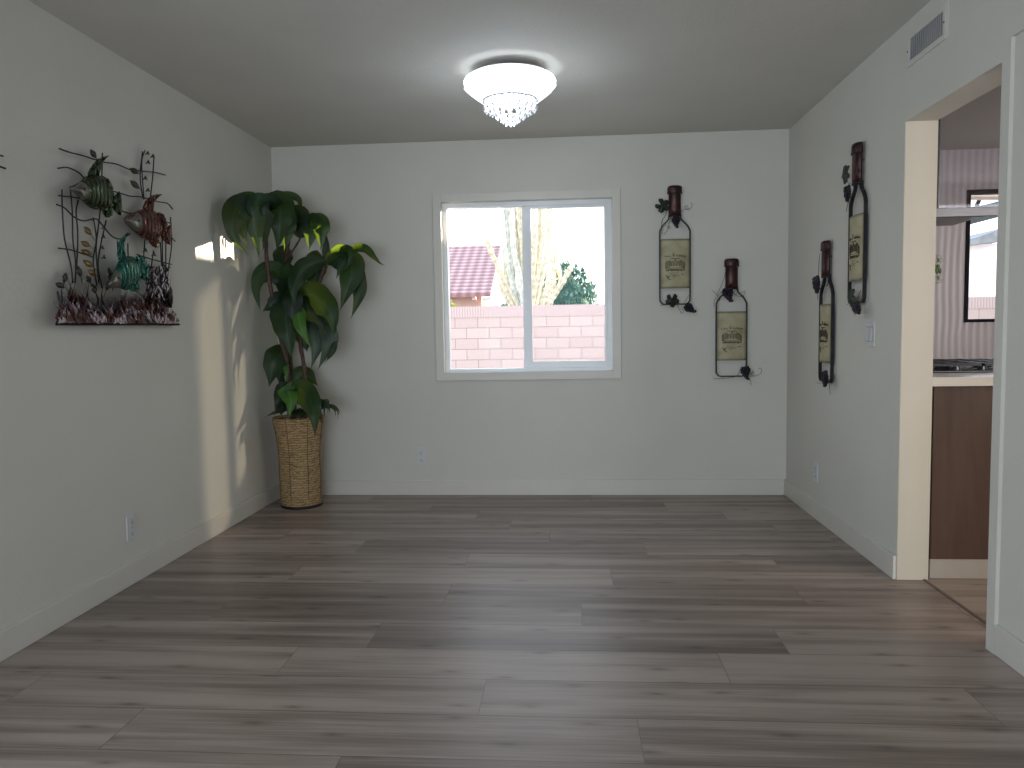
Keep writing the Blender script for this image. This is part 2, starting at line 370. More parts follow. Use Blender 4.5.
MB().lathe([(0, 2.402), (.194, 2.402), (.201, 2.397), (.201, 2.391), (0, 2.391)], (LC.x, LC.y, 0), 40).build('uplight_shield', M_vinyl, li, smooth=False)  # added disc shielding the ceiling from the bowl's upward glow
bowl = MB().lathe([(.205, 2.390), (.222, 2.384), (.229, 2.372), (.226, 2.358), (.208, 2.338), (.180, 2.318), (.150, 2.302), (.128, 2.292), (.10, 2.284), (0, 2.28)], (LC.x, LC.y, 0), 48).build('glass_bowl', M_lit, li, smooth=True)
MB().lathe([(.02, H-.02), (.02, 2.412)], (LC.x, LC.y, 0), 16).build('stem', M_chrome, li, smooth=True)
b = MB().lathe([(.132+.006*math.cos(k*PI/4), 2.285+.006*math.sin(k*PI/4)) for k in range(9)], (LC.x, LC.y, 0), 40); b.build('trim_ring', M_chrome, li, smooth=True)
for k in range(14):
    a = 2*PI*k/14; d = V((math.cos(a), math.sin(a), 0)); s_ = V((-d.y, d.x, 0))
    pts = []
    for i in range(17):
        q = 2*PI*i/16; rr_ = .180+.046*math.cos(q); w_ = .030*math.sin(q)
        z = 2.320+.036*math.cos(q)
        pts.append(V((LC.x, LC.y, z-.004))+d*rr_*1.0+s_*w_)
    MB().tube(pts, .005, 6, cap=False).build('glass_petal', M_cry, li, smooth=True)
def drop(c, s):
    b = MB(); x, y, z = c
    b.lathe([(0, z), (.006*s, z-.004*s), (.0075*s, z-.009*s), (.0035*s, z-.016*s), (0, z-.018*s)], (x, y, 0), 6)
    b.lathe([(0, z-.018*s), (.007*s, z-.024*s), (.0125*s, z-.042*s), (.010*s, z-.055*s), (0, z-.064*s)], (x, y, 0), 6); return b
rings = [(.126, 20, 2.288, .95), (.098, 16, 2.272, .95), (.072, 12, 2.254, .95), (.046, 8, 2.238, .95), (.020, 4, 2.224, 1.0)]
for (r, n, z, s) in rings:
    for k in range(n):
        a = 2*PI*(k+random.random()*.3)/n
        drop((LC.x+r*math.cos(a), LC.y+r*math.sin(a), z), s).build('crystal_drop', M_cry, li)
# ------------------------------------------------------------------ wine bottle decorations
M_neck = mat('burgundy_copper', rough=.38, metal=.55, build=mottled((.026, .010, .011), (.075, .030, .024), scale=9, vec=(3, 1, .6)))
def labelm(nt, p):
    v = coords(nt); n = N(nt, 'ShaderNodeTexNoise', Scale=14.0, Detail=6.0); L(nt, v, n.inputs['Vector'])
    c = ramp(nt, n.outputs['Fac'], [(.25, (.20, .17, .085)), (.5, (.36, .32, .19)), (.75, (.42, .385, .25))])
    uv = N(nt, 'ShaderNodeUVMap'); uv.uv_map = 'UVMap'; s = N(nt, 'ShaderNodeSeparateXYZ'); L(nt, uv.outputs[0], s.inputs[0])
    def edge(o, w0, w1):
        a = N(nt, 'ShaderNodeMath', operation='SUBTRACT'); L(nt, o, a.inputs[0]); a.inputs[1].default_value = .5
        bb = N(nt, 'ShaderNodeMath', operation='ABSOLUTE'); L(nt, a.outputs[0], bb.inputs[0])
        return ramp(nt, bb.outputs[0], [(w0, (1, 1, 1)), (w1, (.28, .26, .24))])
    m1 = N(nt, 'ShaderNodeMix'); m1.data_type = 'RGBA'; m1.blend_type = 'MULTIPLY'; m1.inputs[0].default_value = 1; L(nt, c, m1.inputs[6]); L(nt, edge(s.outputs[0], .38, .5), m1.inputs[7])
    m2 = N(nt, 'ShaderNodeMix'); m2.data_type = 'RGBA'; m2.blend_type = 'MULTIPLY'; m2.inputs[0].default_value = 1; L(nt, m1.outputs[2], m2.inputs[6]); L(nt, edge(s.outputs[1], .45, .5), m2.inputs[7])
    L(nt, m2.outputs[2], p.inputs['Base Color'])
M_label = mat('aged_label', rough=.55, build=labelm)
M_ink = mat('sepia_ink', rough=.6, build=mottled((.035, .022, .012), (.06, .04, .02)))
M_grape = mat('grape_metal', rough=.35, metal=.4, build=mottled((.010, .008, .016), (.026, .017, .032), scale=30))
M_gleaf = mat('grape_leaf_metal', rough=.45, metal=.4, build=mottled((.012, .020, .014), (.04, .052, .036), scale=25))
LR, LB = .103, .014
def lab_y(x): return -(.022+LB*(1-(x/LR)**2))              # curved label front surface
def leaf5(c, s, rot, tilt=0):
    b = MB(); pts = []; n = 40
    for i in range(n):
        a = 2*PI*i/n; r = .62+.38*abs(math.cos(2.5*a+PI/2*0))**.7 + .05*math.sin(15*a)
        if abs(((a+PI) % (2*PI))-PI) > PI-.25: r *= .45
        pts.append((r*math.cos(a), r*math.sin(a)))
    R = Matrix.Rotation(rot, 3, 'Y')
    vs = [V(c)+V((0, -.010*s/.03, 0))]
    for (x, z) in pts: q = R @ V((x*s, 0, z*s)); q.y = .004*math.sin(6*math.atan2(z, x)); vs.append(V(c)+q)
    m = len(vs); back = [v+V((0, .002, 0)) for v in vs]
    fs = [[0, 1+i, 1+(i+1) % n] for i in range(n)] + [[m, m+1+(i+1) % n, m+1+i] for i in range(n)] + [[1+i, m+1+i, m+1+(i+1) % n, 1+(i+1) % n] for i in range(n)]
    b.add(vs+back, fs); return b
def grapes(c, direction, s=1.0):
    b = MB(); d = V(direction).normalized(); sd = V((-d.z, 0, d.x)); rnd = random.Random(5)
    for row, cnt in enumerate((3, 4, 4, 3, 2, 1)):
        for k in range(cnt):
            q = V(c)+d*(row*.011*s)+sd*((k-(cnt-1)/2)*.0125*s)+V((0, -.008-rnd.random()*.006, 0))
            b.ball(q, .0078*s, 8)
        for k in range(max(1, cnt-1)):
            q = V(c)+d*(row*.011*s+.004)+sd*((k-(cnt-2)/2)*.0125*s)+V((0, -.020-rnd.random()*.004, 0))
            b.ball(q, .0075*s, 8)
    return b
def curl(pts, r=.0013): return MB().tube(catmull([V(p) for p in pts], 6), r, 5)
def bottle(variant, label):
    """local frame: x right, y into the wall, z up, wall plane at y=0, bottom of the frame at z=0"""
    t = thing('wine_bottle_decoration', label, 'wall decoration', group='wire wine bottle wall decorations')
    hw, yf = .100, -.020
    pts = [(-.038, yf, .60), (-.039, yf, .578), (-.052, yf, .556), (-.078, yf, .530), (-.096, yf, .498), (-hw, yf, .468), (-hw, yf, .25), (-hw, yf, .05), (-.094, yf, .018), (-.076, yf, .003), (-.04, yf, .002),
           (.04, yf, .002), (.076, yf, .003), (.094, yf, .018), (hw, yf, .05), (hw, yf, .25), (hw, yf, .468), (.096, yf, .498), (.078, yf, .530), (.052, yf, .556), (.039, yf, .578), (.038, yf, .60)]
    P = catmull([V(p) for p in pts], 4); b = MB(); m_ = len(P); vs = []
    for i_, p_ in enumerate(P):
        tg = (P[min(i_+1, m_-1)]-P[max(i_-1, 0)]).normalized(); nn = V((tg.z, 0, -tg.x))*.0042
        for (sg, yy) in ((1, -.026), (1, -.008), (-1, -.008), (-1, -.026)): vs.append(V((p_.x, yy, p_.z))+nn*sg)
    b.add(vs, [[i_*4+k, i_*4+(k+1) % 4, (i_+1)*4+(k+1) % 4, (i_+1)*4+k] for i_ in range(m_-1) for k in range(4)]+[[3, 2, 1, 0], [(m_-1)*4+k for k in range(4)]])
    b.build('wire_frame', M_black, t)
    b = MB(); b.tube([(-.03, yf, .70), (-.03, 0, .70)], .003); b.tube([(.0, yf, .004), (0, 0, .004)], .003); b.tube([(.03, yf, .70), (.03, 0, .70)], .003); b.build('standoff', M_black, t)
    def half(prof):
        b = MB(); n = 14; vs = []; fs = []
        for (r, z, d) in prof:
            for k in range(n+1):
                a = PI*k/n; vs.append(V((-r*math.cos(a), yf+.004-d*math.sin(a), z)))
        for i in range(len(prof)-1):
            for k in range(n): fs.append([i*(n+1)+k, i*(n+1)+k+1, (i+1)*(n+1)+k+1, (i+1)*(n+1)+k])
        fs.append([k for k in range(n+1)][::-1]); fs.append([(len(prof)-1)*(n+1)+k for k in range(n+1)])
        m = len(prof); fs.append([i*(n+1) for i in range(m)]+[i*(n+1)+n for i in range(m)][::-1])
        b.add(vs, fs); return b
    nk = half([(.043, .586, .030), (.041, .64, .030), (.041, .734, .030), (.048, .739, .034), (.0485, .746, .035), (.0485, .772, .035), (.045, .783, .032), (.034, .788, .024)]).build('neck', M_neck, t, smooth=True)
    half([(.0495, .7345, .036), (.0505, .739, .037), (.0495, .7435, .036)]).build('lip_band', M_black, nk, smooth=True)
    half([(.0445, .585, .031), (.0455, .589, .032), (.0445, .593, .031)]).build('neck_band', M_black, nk, smooth=True)
    b = MB(); uv = []; n = 18; z0, z1 = .109, .436
    for j in range(9):
        for i in range(n+1):
            x = -LR+2*LR*i/n; b.v.append(V((x, lab_y(x), z0+(z1-z0)*j/8))); uv.append((i/n, j/8))
    b2 = len(b.v)
    for j in range(9):
        for i in range(n+1):
            x = -LR+2*LR*i/n; b.v.append(V((x, lab_y(x)+.002, z0+(z1-z0)*j/8))); uv.append((i/n, j/8))
    m_ = n+1
    for j in range(8):
        for i in range(n):
            b.f.append([j*m_+i, j*m_+i+1, (j+1)*m_+i+1, (j+1)*m_+i]); b.f.append([b2+j*m_+i, b2+(j+1)*m_+i, b2+(j+1)*m_+i+1, b2+j*m_+i+1]); b.mi += [0, 0]
    for j in range(8):
        for i in (0, n): b.f.append([j*m_+i, (j+1)*m_+i, b2+(j+1)*m_+i, b2+j*m_+i]); b.mi.append(0)
    lab = b.build('paper_label', M_label, t, smooth=False, uvs=uv)
    # printed script line, crest of a chateau and small marks, raised a hair off the label
    ink = MB()
    def stroke(p2, r=.0011):
        ink.tube([V((x, lab_y(x)-.0004, z)) for (x, z) in p2], r, 4)
    def arcz(x): return .318-.6*x*x
    rnd = random.Random(3)
    def script(xa, xb, hgt, base=arcz, step=.0042):
        x = xa; P = []; k = 0
        while x < xb:
            h_ = hgt*(1.9 if k == 0 or rnd.random() < .18 else 1)*(1 if k % 2 == 0 else .05); P.append((x, base(x)+h_)); x += step*(.7 if k % 2 else 1); k += 1
        stroke(P, .0015)
    script(-.072, -.026, .007); script(-.016, -.004, .013, step=.003); script(.006, .074, .009)
    script(-.03, .03, .003, lambda x: .304-.3*x*x, .003)
    # chateau: towers, roofs, terrace
    for (x, w, h0, h1) in ((-.060, .010, .218, .258), (-.047, .012, .226, .266), (-.033, .010, .235, .268), (-.018, .014, .235, .262), (.0, .014, .238, .274), (.018, .013, .235, .262), (.034, .010, .235, .270), (.047, .012, .226, .265), (.060, .010, .218, .252)):
        h0 += .016; h1 += .024
        for k in range(3):
            xx_ = x-w/2+w*k/2; stroke([(xx_, h0+rnd.uniform(0, .006)), (xx_, h1-.012)], .0013)
        stroke([(x-w/2, h1-.012), (x, h1+.004), (x+w/2, h1-.012)], .0024)
    for z in (.230, .238, .246): stroke([(-.066+rnd.uniform(0, .01), z), (-.02, z-.003), (.02, z-.003), (.066-rnd.uniform(0, .01), z)], .0013)
    for k in range(16): x = -.06+.0078*k; stroke([(x, .220+rnd.uniform(0, .008)), (x+.006, .230+rnd.uniform(0, .01))], .0018)
    stroke([(-.032, .196), (.004, .194), (.034, .196)], .0006); stroke([(-.024, .188), (.026, .188)], .0006)
    for (x, z) in ((-.060, .192), (-.052, .186), (-.046, .182), (-.042, .188), (-.050, .176), (-.036, .168)): stroke([(x-.006, z+.004), (x, z), (x+.005, z-.003)], .0022)
    for (x, z) in ((.045, .202), (.052, .200)): stroke([(x-.005, z), (x+.005, z)], .002)
    stroke([(-.094, .425), (0, .425), (.094, .425)], .0006); stroke([(-.094, .120), (0, .120), (.094, .120)], .0006)
    ink.build('label_print', M_ink, lab)
    if variant == 'leaf':
        leaf5((-.085, -.05, .655), .050, .6).build('grape_leaf', M_gleaf, t)
        grapes((.0, -.055, .575), (.05, 0, -1), 1.15).build('grape_cluster', M_grape, t, smooth=True)
        curl([(-.075, -.05, .64), (-.06, -.045, .60), (-.085, -.03, .56), (-.09, -.03, .50), (-.082, -.03, .47)]).build('tendril', M_black, t)
        curl([(-.02, -.05, .60), (-.04, -.05, .54), (-.05, -.05, .51), (-.035, -.05, .505), (-.04, -.05, .52), (-.055, -.05, .49), (-.075, -.05, .465)]).build('tendril', M_black, t)
        curl([(.02, -.05, .60), (.06, -.055, .625), (.085, -.05, .625), (.075, -.05, .65), (.06, -.05, .64), (.085, -.05, .625), (.105, -.045, .64), (.11, -.045, .66), (.10, -.045, .67)]).build('tendril', M_black, t)
        leaf5((-.02, -.034, .028), .048, 1.5).build('grape_leaf', M_gleaf, t)
        grapes((.070, -.036, -.010), (.75, 0, -.60), 1.20).build('grape_cluster', M_grape, t, smooth=True)
        curl([(.02, -.03, .01), (.05, -.04, .0), (.09, -.03, .06)]).build('tendril', M_black, t)
        curl([(.01, -.03, .0), (.03, -.04, -.04), (.04, -.04, -.06), (.055, -.04, -.05), (.04, -.04, -.02)]).build('tendril', M_black, t)
        curl([(-.10, -.03, -.006), (-.06, -.03, 0), (0, -.03, -.004)]).build('tendril', M_black, t)
    else:
        grapes((-.040, -.050, .585), (.25, 0, -.9), 1.45).build('grape_cluster', M_grape, t, smooth=True)
        curl([(-.041, -.045, .72), (-.055, -.045, .66), (-.075, -.04, .60), (-.10, -.035, .55), (-.115, -.03, .51), (-.118, -.03, .47)]).build('tendril', M_black, t)
        curl([(-.06, -.05, .585), (-.09, -.04, .545), (-.10, -.03, .52), (-.09, -.03, .51), (-.08, -.04, .525), (-.10, -.04, .55), (-.13, -.03, .58)]).build('tendril', M_black, t)
        curl([(-.01, -.045, .56), (.02, -.045, .55), (.035, -.045, .57), (.02, -.045, .58), (.012, -.045, .55), (.05, -.04, .535), (.07, -.04, .535), (.085, -.035, .57), (.06, -.035, .56)]).build('tendril', M_black, t)
        grapes((.085, -.036, .06), (.15, 0, -.95), 1.30).build('grape_cluster', M_grape, t, smooth=True)
        curl([(.06, -.03, .06), (.04, -.03, .01), (.0, -.03, -.006), (-.06, -.03, -.012), (-.12, -.03, -.014)]).build('tendril', M_black, t)
        curl([(.12, -.03, .0), (.17, -.035, .006), (.195, -.035, .03), (.19, -.035, .055), (.175, -.035, .05)]).build('tendril', M_black, t)
        curl([(.10, -.03, .0), (.12, -.035, -.02), (.13, -.035, -.06)]).build('tendril', M_black, t)
        curl([(.12, -.03, .01), (.14, -.035, .03), (.145, -.035, .01), (.13, -.035, .008), (.14, -.035, .04)]).build('tendril', M_black, t)
    return t
def copy_tree(o, parent=None):
    c = o.copy(); C.objects.link(c)
    if parent is not None: c.parent = parent
    for ch in list(o.children): copy_tree(ch, c)
    return c
p1, p2, p3, p4 = bk(675, 304.5, .02), bk(731.3, 376.5, .02), rt(856.0, 301, .02), rt(825.2, 380, .02)
bo1 = bottle('leaf', 'higher wire wine bottle decoration on the back wall, with a leaf beside its neck')
bo2 = bottle('plain', 'lower wire wine bottle decoration on the back wall, with grapes at its shoulder')
bo3 = copy_tree(bo1); bo3['label'] = 'higher wire wine bottle decoration on the right wall, above the light switch'
bo4 = copy_tree(bo2); bo4['label'] = 'lower wire wine bottle decoration on the right wall, nearer the room corner'
bo1.location = (p1.x, D, p1.z); bo2.location = (p2.x, D, p2.z)
for o, p in ((bo3, p3), (bo4, p4)): o.location = (XR, p.y, p.z-.01); o.rotation_euler = (0, 0, -PI/2)
b1c = lambda: None
bo1.scale = bo2.scale = (1, 1, 1)
# ------------------------------------------------------------------ fish wall sculpture
def fz(x, y): return (40+x/3.656, 130+y/3.656)               # crop coordinates of the sculpture
def lw(x, y, off=0.03): q = fz(x, y); return lf(q[0], q[1], off)
def fishmat(n, c1, c2, stripes=1):
    def f(nt, p):
        v = coords(nt); w = N(nt, 'ShaderNodeTexWave', Scale=9.0, Distortion=3.0, Detail=2.0); w.bands_direction = 'Y'; L(nt, v, w.inputs['Vector'])
        L(nt, ramp(nt, w.outputs['Fac'], [(.1, c1), (.8, c2)]), p.inputs['Base Color']); bump(nt, p, w.outputs['Fac'], .8, .006)
    return mat(n, rough=.26, metal=.7, build=f)
M_fg = fishmat('green_fish_enamel', (.012, .035, .015), (.07, .085, .035)); M_fr = fishmat('red_fish_enamel', (.06, .016, .014), (.16, .06, .045)); M_ft = fishmat('teal_fish_enamel', (.01, .09, .07), (.06, .20, .15))
M_fh = mat('pewter_fish_head', rough=.3, metal=.8, build=mottled((.14, .13, .11), (.30, .29, .25), scale=18))
M_cop = mat('copper_flame', rough=.28, metal=.35, build=mottled((.10, .03, .02), (.30, .11, .07), scale=14))
M_sil = mat('pink_silver_flame', rough=.22, metal=.3, build=mottled((.60, .47, .50), (.86, .76, .80), scale=14))
M_amber = mat('amber_leaf', rough=.35, metal=.5, build=mottled((.10, .055, .015), (.22, .13, .04), scale=14))
base = lw(290, 710, .02)
fs = thing('metal_wall_sculpture', 'metal reef wall sculpture with three fish, black rods and copper flames on the left wall', 'wall sculpture', (XL, base.y, base.z))
def dome(poly, cen, bulge, off, rings=6):
    b = MB(); n = len(poly); vs = [lw(cen[0], cen[1], off+bulge)]
    for k in range(1, rings+1):
        t = k/rings; h = bulge*math.sqrt(max(0, 1-t*t))
        for (x, y) in poly: vs.append(lw(cen[0]+(x-cen[0])*t, cen[1]+(y-cen[1])*t, off+h))
    fs_ = [[0, 1+i, 1+(i+1) % n] for i in range(n)]
    for k in range(rings-1):
        for i in range(n): fs_.append([1+k*n+i, 1+(k+1)*n+i, 1+(k+1)*n+(i+1) % n, 1+k*n+(i+1) % n])
    fs_.append([1+(rings-1)*n+i for i in range(n)]); b.add(vs, fs_); return b
def smooth2(poly, n=3):
    P = [V((x, y, 0)) for x, y in poly]; m = len(P); out = []
    for i in range(m):
        a, b_, c, d = P[i-1], P[i], P[(i+1) % m], P[(i+2) % m]
        for k in range(n):
            t = k/n; q = .5*((2*b_)+(c-a)*t+(2*a-5*b_+4*c-d)*t*t+(3*b_-a-3*c+d)*t**3); out.append((q.x, q.y))
    return out
def cenof(p): return (sum(q[0] for q in p)/len(p), sum(q[1] for q in p)/len(p))
def fish(name, m, body, head, fins, off, tails):
    f = dome(smooth2(body), cenof(body), .045, off).build(name, m, fs, smooth=True)
    dome(smooth2(head), cenof(head), .042, off+.012).build('fish_head', M_fh, f, smooth=True)
    e = cenof(head); MB().ball(lw(e[0]+6, e[1]-6, off+.052), .007).build('eye', M_black, f, smooth=True)
    for k, fn in enumerate(fins):
        b = dome(smooth2(fn, 2), cenof(fn), .008, off+.005); c = cenof(fn)
        for i in range(0, len(fn)): b.tube([lw(c[0], c[1], off+.018), lw(fn[i][0], fn[i][1], off+.010)], .0022, 4)
        b.build('tail_fin' if k in tails else 'fin', m, f, smooth=False)
fish('fish', M_fg, [(105, 212), (145, 190), (160, 172), (200, 165), (245, 175), (270, 230), (265, 280), (225, 290), (190, 288), (150, 255), (125, 228)],
     [(103, 213), (130, 203), (150, 188), (178, 195), (198, 225), (190, 250), (160, 258), (135, 236)],
     [[(175, 168), (182, 142), (212, 106), (250, 94), (228, 120), (216, 166)], [(228, 184), (250, 178), (268, 212), (262, 240), (245, 215)], [(258, 262), (290, 224), (299, 255), (297, 312), (272, 296)], [(222, 284), (262, 280), (264, 312), (240, 320)]], .06, (2,))
fish('fish', M_fr, [(305, 325), (345, 300), (378, 290), (420, 296), (450, 335), (452, 380), (420, 406), (380, 398), (340, 368)],
     [(305, 325), (335, 318), (362, 300), (385, 325), (388, 355), (365, 376), (338, 362)],
     [[(375, 296), (384, 262), (408, 240), (445, 235), (418, 262), (414, 298)], [(428, 302), (452, 308), (466, 345), (458, 372), (440, 330)], [(446, 376), (480, 344), (476, 420), (446, 398)], [(396, 400), (436, 402), (432, 430), (410, 424)]], .06, (2,))
fish('fish', M_ft, [(246, 568), (268, 520), (288, 478), (320, 460), (355, 474), (372, 520), (355, 562), (322, 586), (288, 578)],
     [(242, 572), (262, 540), (278, 508), (300, 520), (304, 556), (288, 578)],
     [[(284, 474), (282, 424), (298, 396), (322, 374), (308, 412), (314, 466)], [(350, 464), (386, 466), (394, 505), (370, 516)], [(362, 522), (400, 490), (396, 548), (372, 545)], [(330, 578), (362, 548), (362, 582), (336, 592)]], .07, (2,))
waves = [[(70, 68), (110, 82), (160, 95), (200, 108), (235, 118), (280, 125), (330, 145), (370, 150), (420, 155), (458, 165)], [(65, 140), (100, 137), (140, 155), (165, 180)],
         [(68, 240), (115, 245), (180, 250), (240, 222), (290, 230), (330, 242), (370, 245), (430, 262), (465, 268), (485, 290)],
         [(60, 272), (90, 285), (125, 318), (160, 332), (205, 325), (230, 350), (265, 390), (300, 398), (330, 378)], [(68, 432), (110, 438), (150, 450), (195, 465)],
         [(280, 290), (320, 303), (360, 310), (420, 322), (480, 342)], [(355, 455), (400, 470), (430, 478), (482, 492)], [(455, 360), (475, 385), (494, 408)]]
for w_ in waves: MB().tube(catmull([lw(x, y, .035) for x, y in w_], 5), .0032, 6).build('wavy_rod', M_black, fs, smooth=True)
stems = [[(80, 218), (82, 300), (90, 400), (112, 490), (120, 560)], [(110, 205), (118, 300), (120, 400), (130, 480), (128, 560)], [(140, 255), (132, 300), (138, 380), (135, 480), (128, 560)], [(228, 84), (226, 170), (224, 250), (215, 340), (205, 440), (215, 560)],
         [(195, 320), (206, 400), (195, 480), (208, 570)], [(242, 330), (222, 420), (212, 500), (228, 580)], [(375, 78), (366, 170), (376, 250)], [(384, 74), (372, 120), (380, 255)], [(417, 95), (412, 170), (404, 245)],
         [(445, 308), (447, 420), (450, 610)], [(460, 345), (460, 480), (462, 620)], [(477, 318), (481, 420), (466, 540), (470, 620)], [(440, 410), (445, 500), (455, 600)], [(321, 415), (322, 460)], [(283, 405), (285, 450)], [(384, 400), (380, 480), (400, 560)], [(415, 440), (408, 500), (410, 580)]]
for w_ in stems: MB().tube(catmull([lw(x, y, .025) for x, y in w_], 5), .003, 6).build('reed_rod', M_black, fs, smooth=True)
def mleaf(a, c, w=11, off=.045, m=M_amber, nm='leaf'):
    ax, ay = a; cx, cy = c; dx, dy = cx-ax, cy-ay; ln = math.hypot(dx, dy); nx, ny = -dy/ln, dx/ln
    pts = [(ax, ay)]+[(ax+dx*t+nx*w*math.sin(PI*t), ay+dy*t+ny*w*math.sin(PI*t)) for t in (.2, .4, .6, .8)]+[(cx, cy)]+[(ax+dx*t-nx*w*math.sin(PI*t), ay+dy*t-ny*w*math.sin(PI*t)) for t in (.8, .6, .4, .2)]
    b = dome(pts, (ax+dx/2, ay+dy/2), .008, off, 3); b.tube([lw(cx, cy, off), lw(cx+(cx-ax)*.35, cy+(cy-ay)*.35+6, .028)], .0018, 4); b.build(nm, m, fs, smooth=True)
for a, c in (((160, 352), (190, 386)), ((147, 407), (186, 426)), ((148, 438), (190, 456)), ((155, 474), (196, 502)), ((174, 512), (206, 532))): mleaf(a, c)
M_dleaf = mat('dark_bronze_leaf', rough=.4, metal=.6, build=mottled((.03, .025, .018), (.08, .06, .035), scale=20))
for a, c in (((328, 183), (366, 216)), ((183, 70), (206, 104)), ((328, 140), (362, 160)), ((55, 560), (90, 575)), ((95, 520), (88, 560)), ((138, 495), (150, 540)), ((170, 530), (185, 560)), ((190, 560), (205, 600)), ((250, 500), (262, 560)), ((262, 540), (240, 590)), ((470, 560), (478, 620)), ((400, 505), (390, 545))): mleaf(a, c, m=M_dleaf)
for (x, y) in ((232, 356), (230, 390), (226, 430), (232, 465), (392, 85), (411, 96), (394, 118), (383, 176), (393, 220), (384, 440), (415, 455)):
    dome([(x-10, y+7), (x+3, y-11), (x+11, y+8), (x, y+4)], (x+1, y+1), .006, .045, 3).build('heart_leaf', M_dleaf, fs, smooth=True)
MB().tube([lw(60, 710, .03), lw(508, 711, .03)], .006, 6).build('base_rail', M_black, fs)
rnd = random.Random(11)
def flame(b, x, y0, y1, w, off):
    sgn = rnd.choice((-1, 1)); pts = []; n = 7
    L_, R_ = [], []
    for i in range(n+1):
        t = i/n; y = y0+(y1-y0)*t; xc = x+sgn*(9*math.sin(t*PI*1.6))+(-14*t if rnd else 0); ww = w*(1-t)**.7*(.8+.4*math.sin(t*7))
        L_.append((xc-ww, y)); R_.append((xc+ww, y))
    for i in range(n):
        o1, o2 = off+.02*math.sin(i/n*PI), off+.02*math.sin((i+1)/n*PI)
        A = [lw(*L_[i], o1), lw(*R_[i], o1), lw(*R_[i+1], o2), lw(*L_[i+1], o2)]; c1 = lw((L_[i][0]+R_[i][0])/2, L_[i][1], o1+.008); c2 = lw((L_[i+1][0]+R_[i+1][0])/2, L_[i+1][1], o2+.008)
        b.add([A[0], c1, A[1], A[3], c2, A[2]], [(0, 1, 4, 3), (1, 2, 5, 4), (0, 3, 5, 2)])
def topy(x):
    for (a, c, ya, yb) in ((60, 130, 640, 560), (130, 230, 560, 630), (230, 330, 630, 585), (330, 420, 600, 560), (420, 510, 570, 690)):
        if a <= x <= c: return ya+(yb-ya)*(x-a)/(c-a)
    return 640
fl = []
for i in range(470):
    x = rnd.uniform(70, 502); ty = topy(x)
    y0 = rnd.uniform(ty+60, 709) if ty+60 < 700 else 706; y1 = max(ty-10, y0-rnd.uniform(35, 75))
    mk = 1 if (rnd.random() < .5 and y0 > 650) else (0 if rnd.random() < .72 else 2)
    b = MB(); flame(b, x, y0, y1, rnd.uniform(4.0, 7.2), rnd.uniform(.025, .055)); fl.append((y0-y1+(30 if y0 > 690 else 0), mk, b))
fl.sort(key=lambda q: -q[0]); rest = MB()
for k, (sz_, mk, b) in enumerate(fl):
    if k < 100: b.build('metal_flame', (M_cop, M_sil, M_black)[mk], fs)
    else: rest.add(b.v, b.f, mk)
tag(rest.build('metal_flames', [M_cop, M_sil, M_black], fs), kind='stuff')
# meshy coral mound on the right
b = MB()
for i in range(70):
    x = rnd.uniform(385, 470); y = rnd.uniform(520, 640)
    b.tube(catmull([lw(x, y, .04), lw(x+rnd.uniform(-12, 12), y-14, .055), lw(x+rnd.uniform(-14, 14), y-32, .045)], 3), .0028, 5, mi=i % 3 == 0)
tag(b.build('coral_mesh', [M_black, M_sil], fs), kind='stuff')
for i in range(26):
    b = MB(); x = rnd.choice((rnd.uniform(85, 135), rnd.uniform(165, 265), rnd.uniform(455, 482))); flame(b, x, 650, rnd.uniform(500, 560), 4, .015); b.build('reed_blade', M_black, fs)
MB().tube(catmull([lw(62, 705, .03), lw(72, 640, .03), lw(64, 590, .03)], 4), .004).build('edge_rod', M_black, fs)
# second sculpture, only its rod tips reach into the frame
s2 = thing('metal_wall_sculpture', 'black wavy rod tips of another wall sculpture at the left edge of the view', 'wall sculpture', (XL, lf(0, 165).y, lf(0, 165).z))
for P in ([(5.5, 168.5), (1, 167), (-8, 163), (-20, 166)], [(3, 156), (-3, 155.5), (-12, 158), (-22, 154)]): MB().tube(catmull([lf(x, y, .035) for x, y in P], 5), .0035, 6).build('wavy_rod', M_black, s2)
b = MB().tube([lf(-20, 150, .03), lf(-20, 172, .03)], .004); b.tube([lf(-20, 162, .03), lf(-20, 162, 0)], .003); b.build('reed_rod', M_black, s2)
# ------------------------------------------------------------------ potted plant
PC = V((-1.805, 4.945, 0))
pl = thing('potted_plant', 'tall dark green broad leaved plant in a woven straw basket in the left corner', 'plant', PC)
def basket(nt, p):
    v = coords(nt)
    w = N(nt, 'ShaderNodeTexWave', Scale=20.0, Distortion=6.0, Detail=3.0); w.bands_direction = 'Z'; w.inputs['Detail Scale'].default_value = 3; L(nt, v, w.inputs['Vector'])
    n = N(nt, 'ShaderNodeTexNoise', Scale=1.0, Detail=4.0); mp = N(nt, 'ShaderNodeMapping'); mp.inputs['Scale'].default_value = (25, 25, 90); L(nt, v, mp.inputs[0]); L(nt, mp.outputs[0], n.inputs['Vector'])
    mx = N(nt, 'ShaderNodeMix'); mx.data_type = 'FLOAT'; mx.inputs[0].default_value = .68; L(nt, w.outputs['Fac'], mx.inputs[2]); L(nt, n.outputs['Fac'], mx.inputs[3])
    L(nt, ramp(nt, mx.outputs[0], [(.25, (.15, .088, .038)), (.5, (.36, .24, .12)), (.72, (.52, .38, .21))]), p.inputs['Base Color'])
    bump(nt, p, mx.outputs[0], .9, .012)
M_bask = mat('woven_straw', rough=.7, spec=.25, build=basket)
ztop = .600
prof = [(0, .004), (.128, .004), (.132, .012), (.133, .05), (.136, .15), (.138, .25), (.137, .33), (.143, .42), (.153, .50), (.163, .56), (.167, ztop-.01), (.166, ztop), (.158, ztop), (.155, ztop-.03), (.15, ztop-.05), (0, ztop-.05)]
bk_ = MB().lathe(prof, PC, 40).build('basket', M_bask, pl, smooth=True)
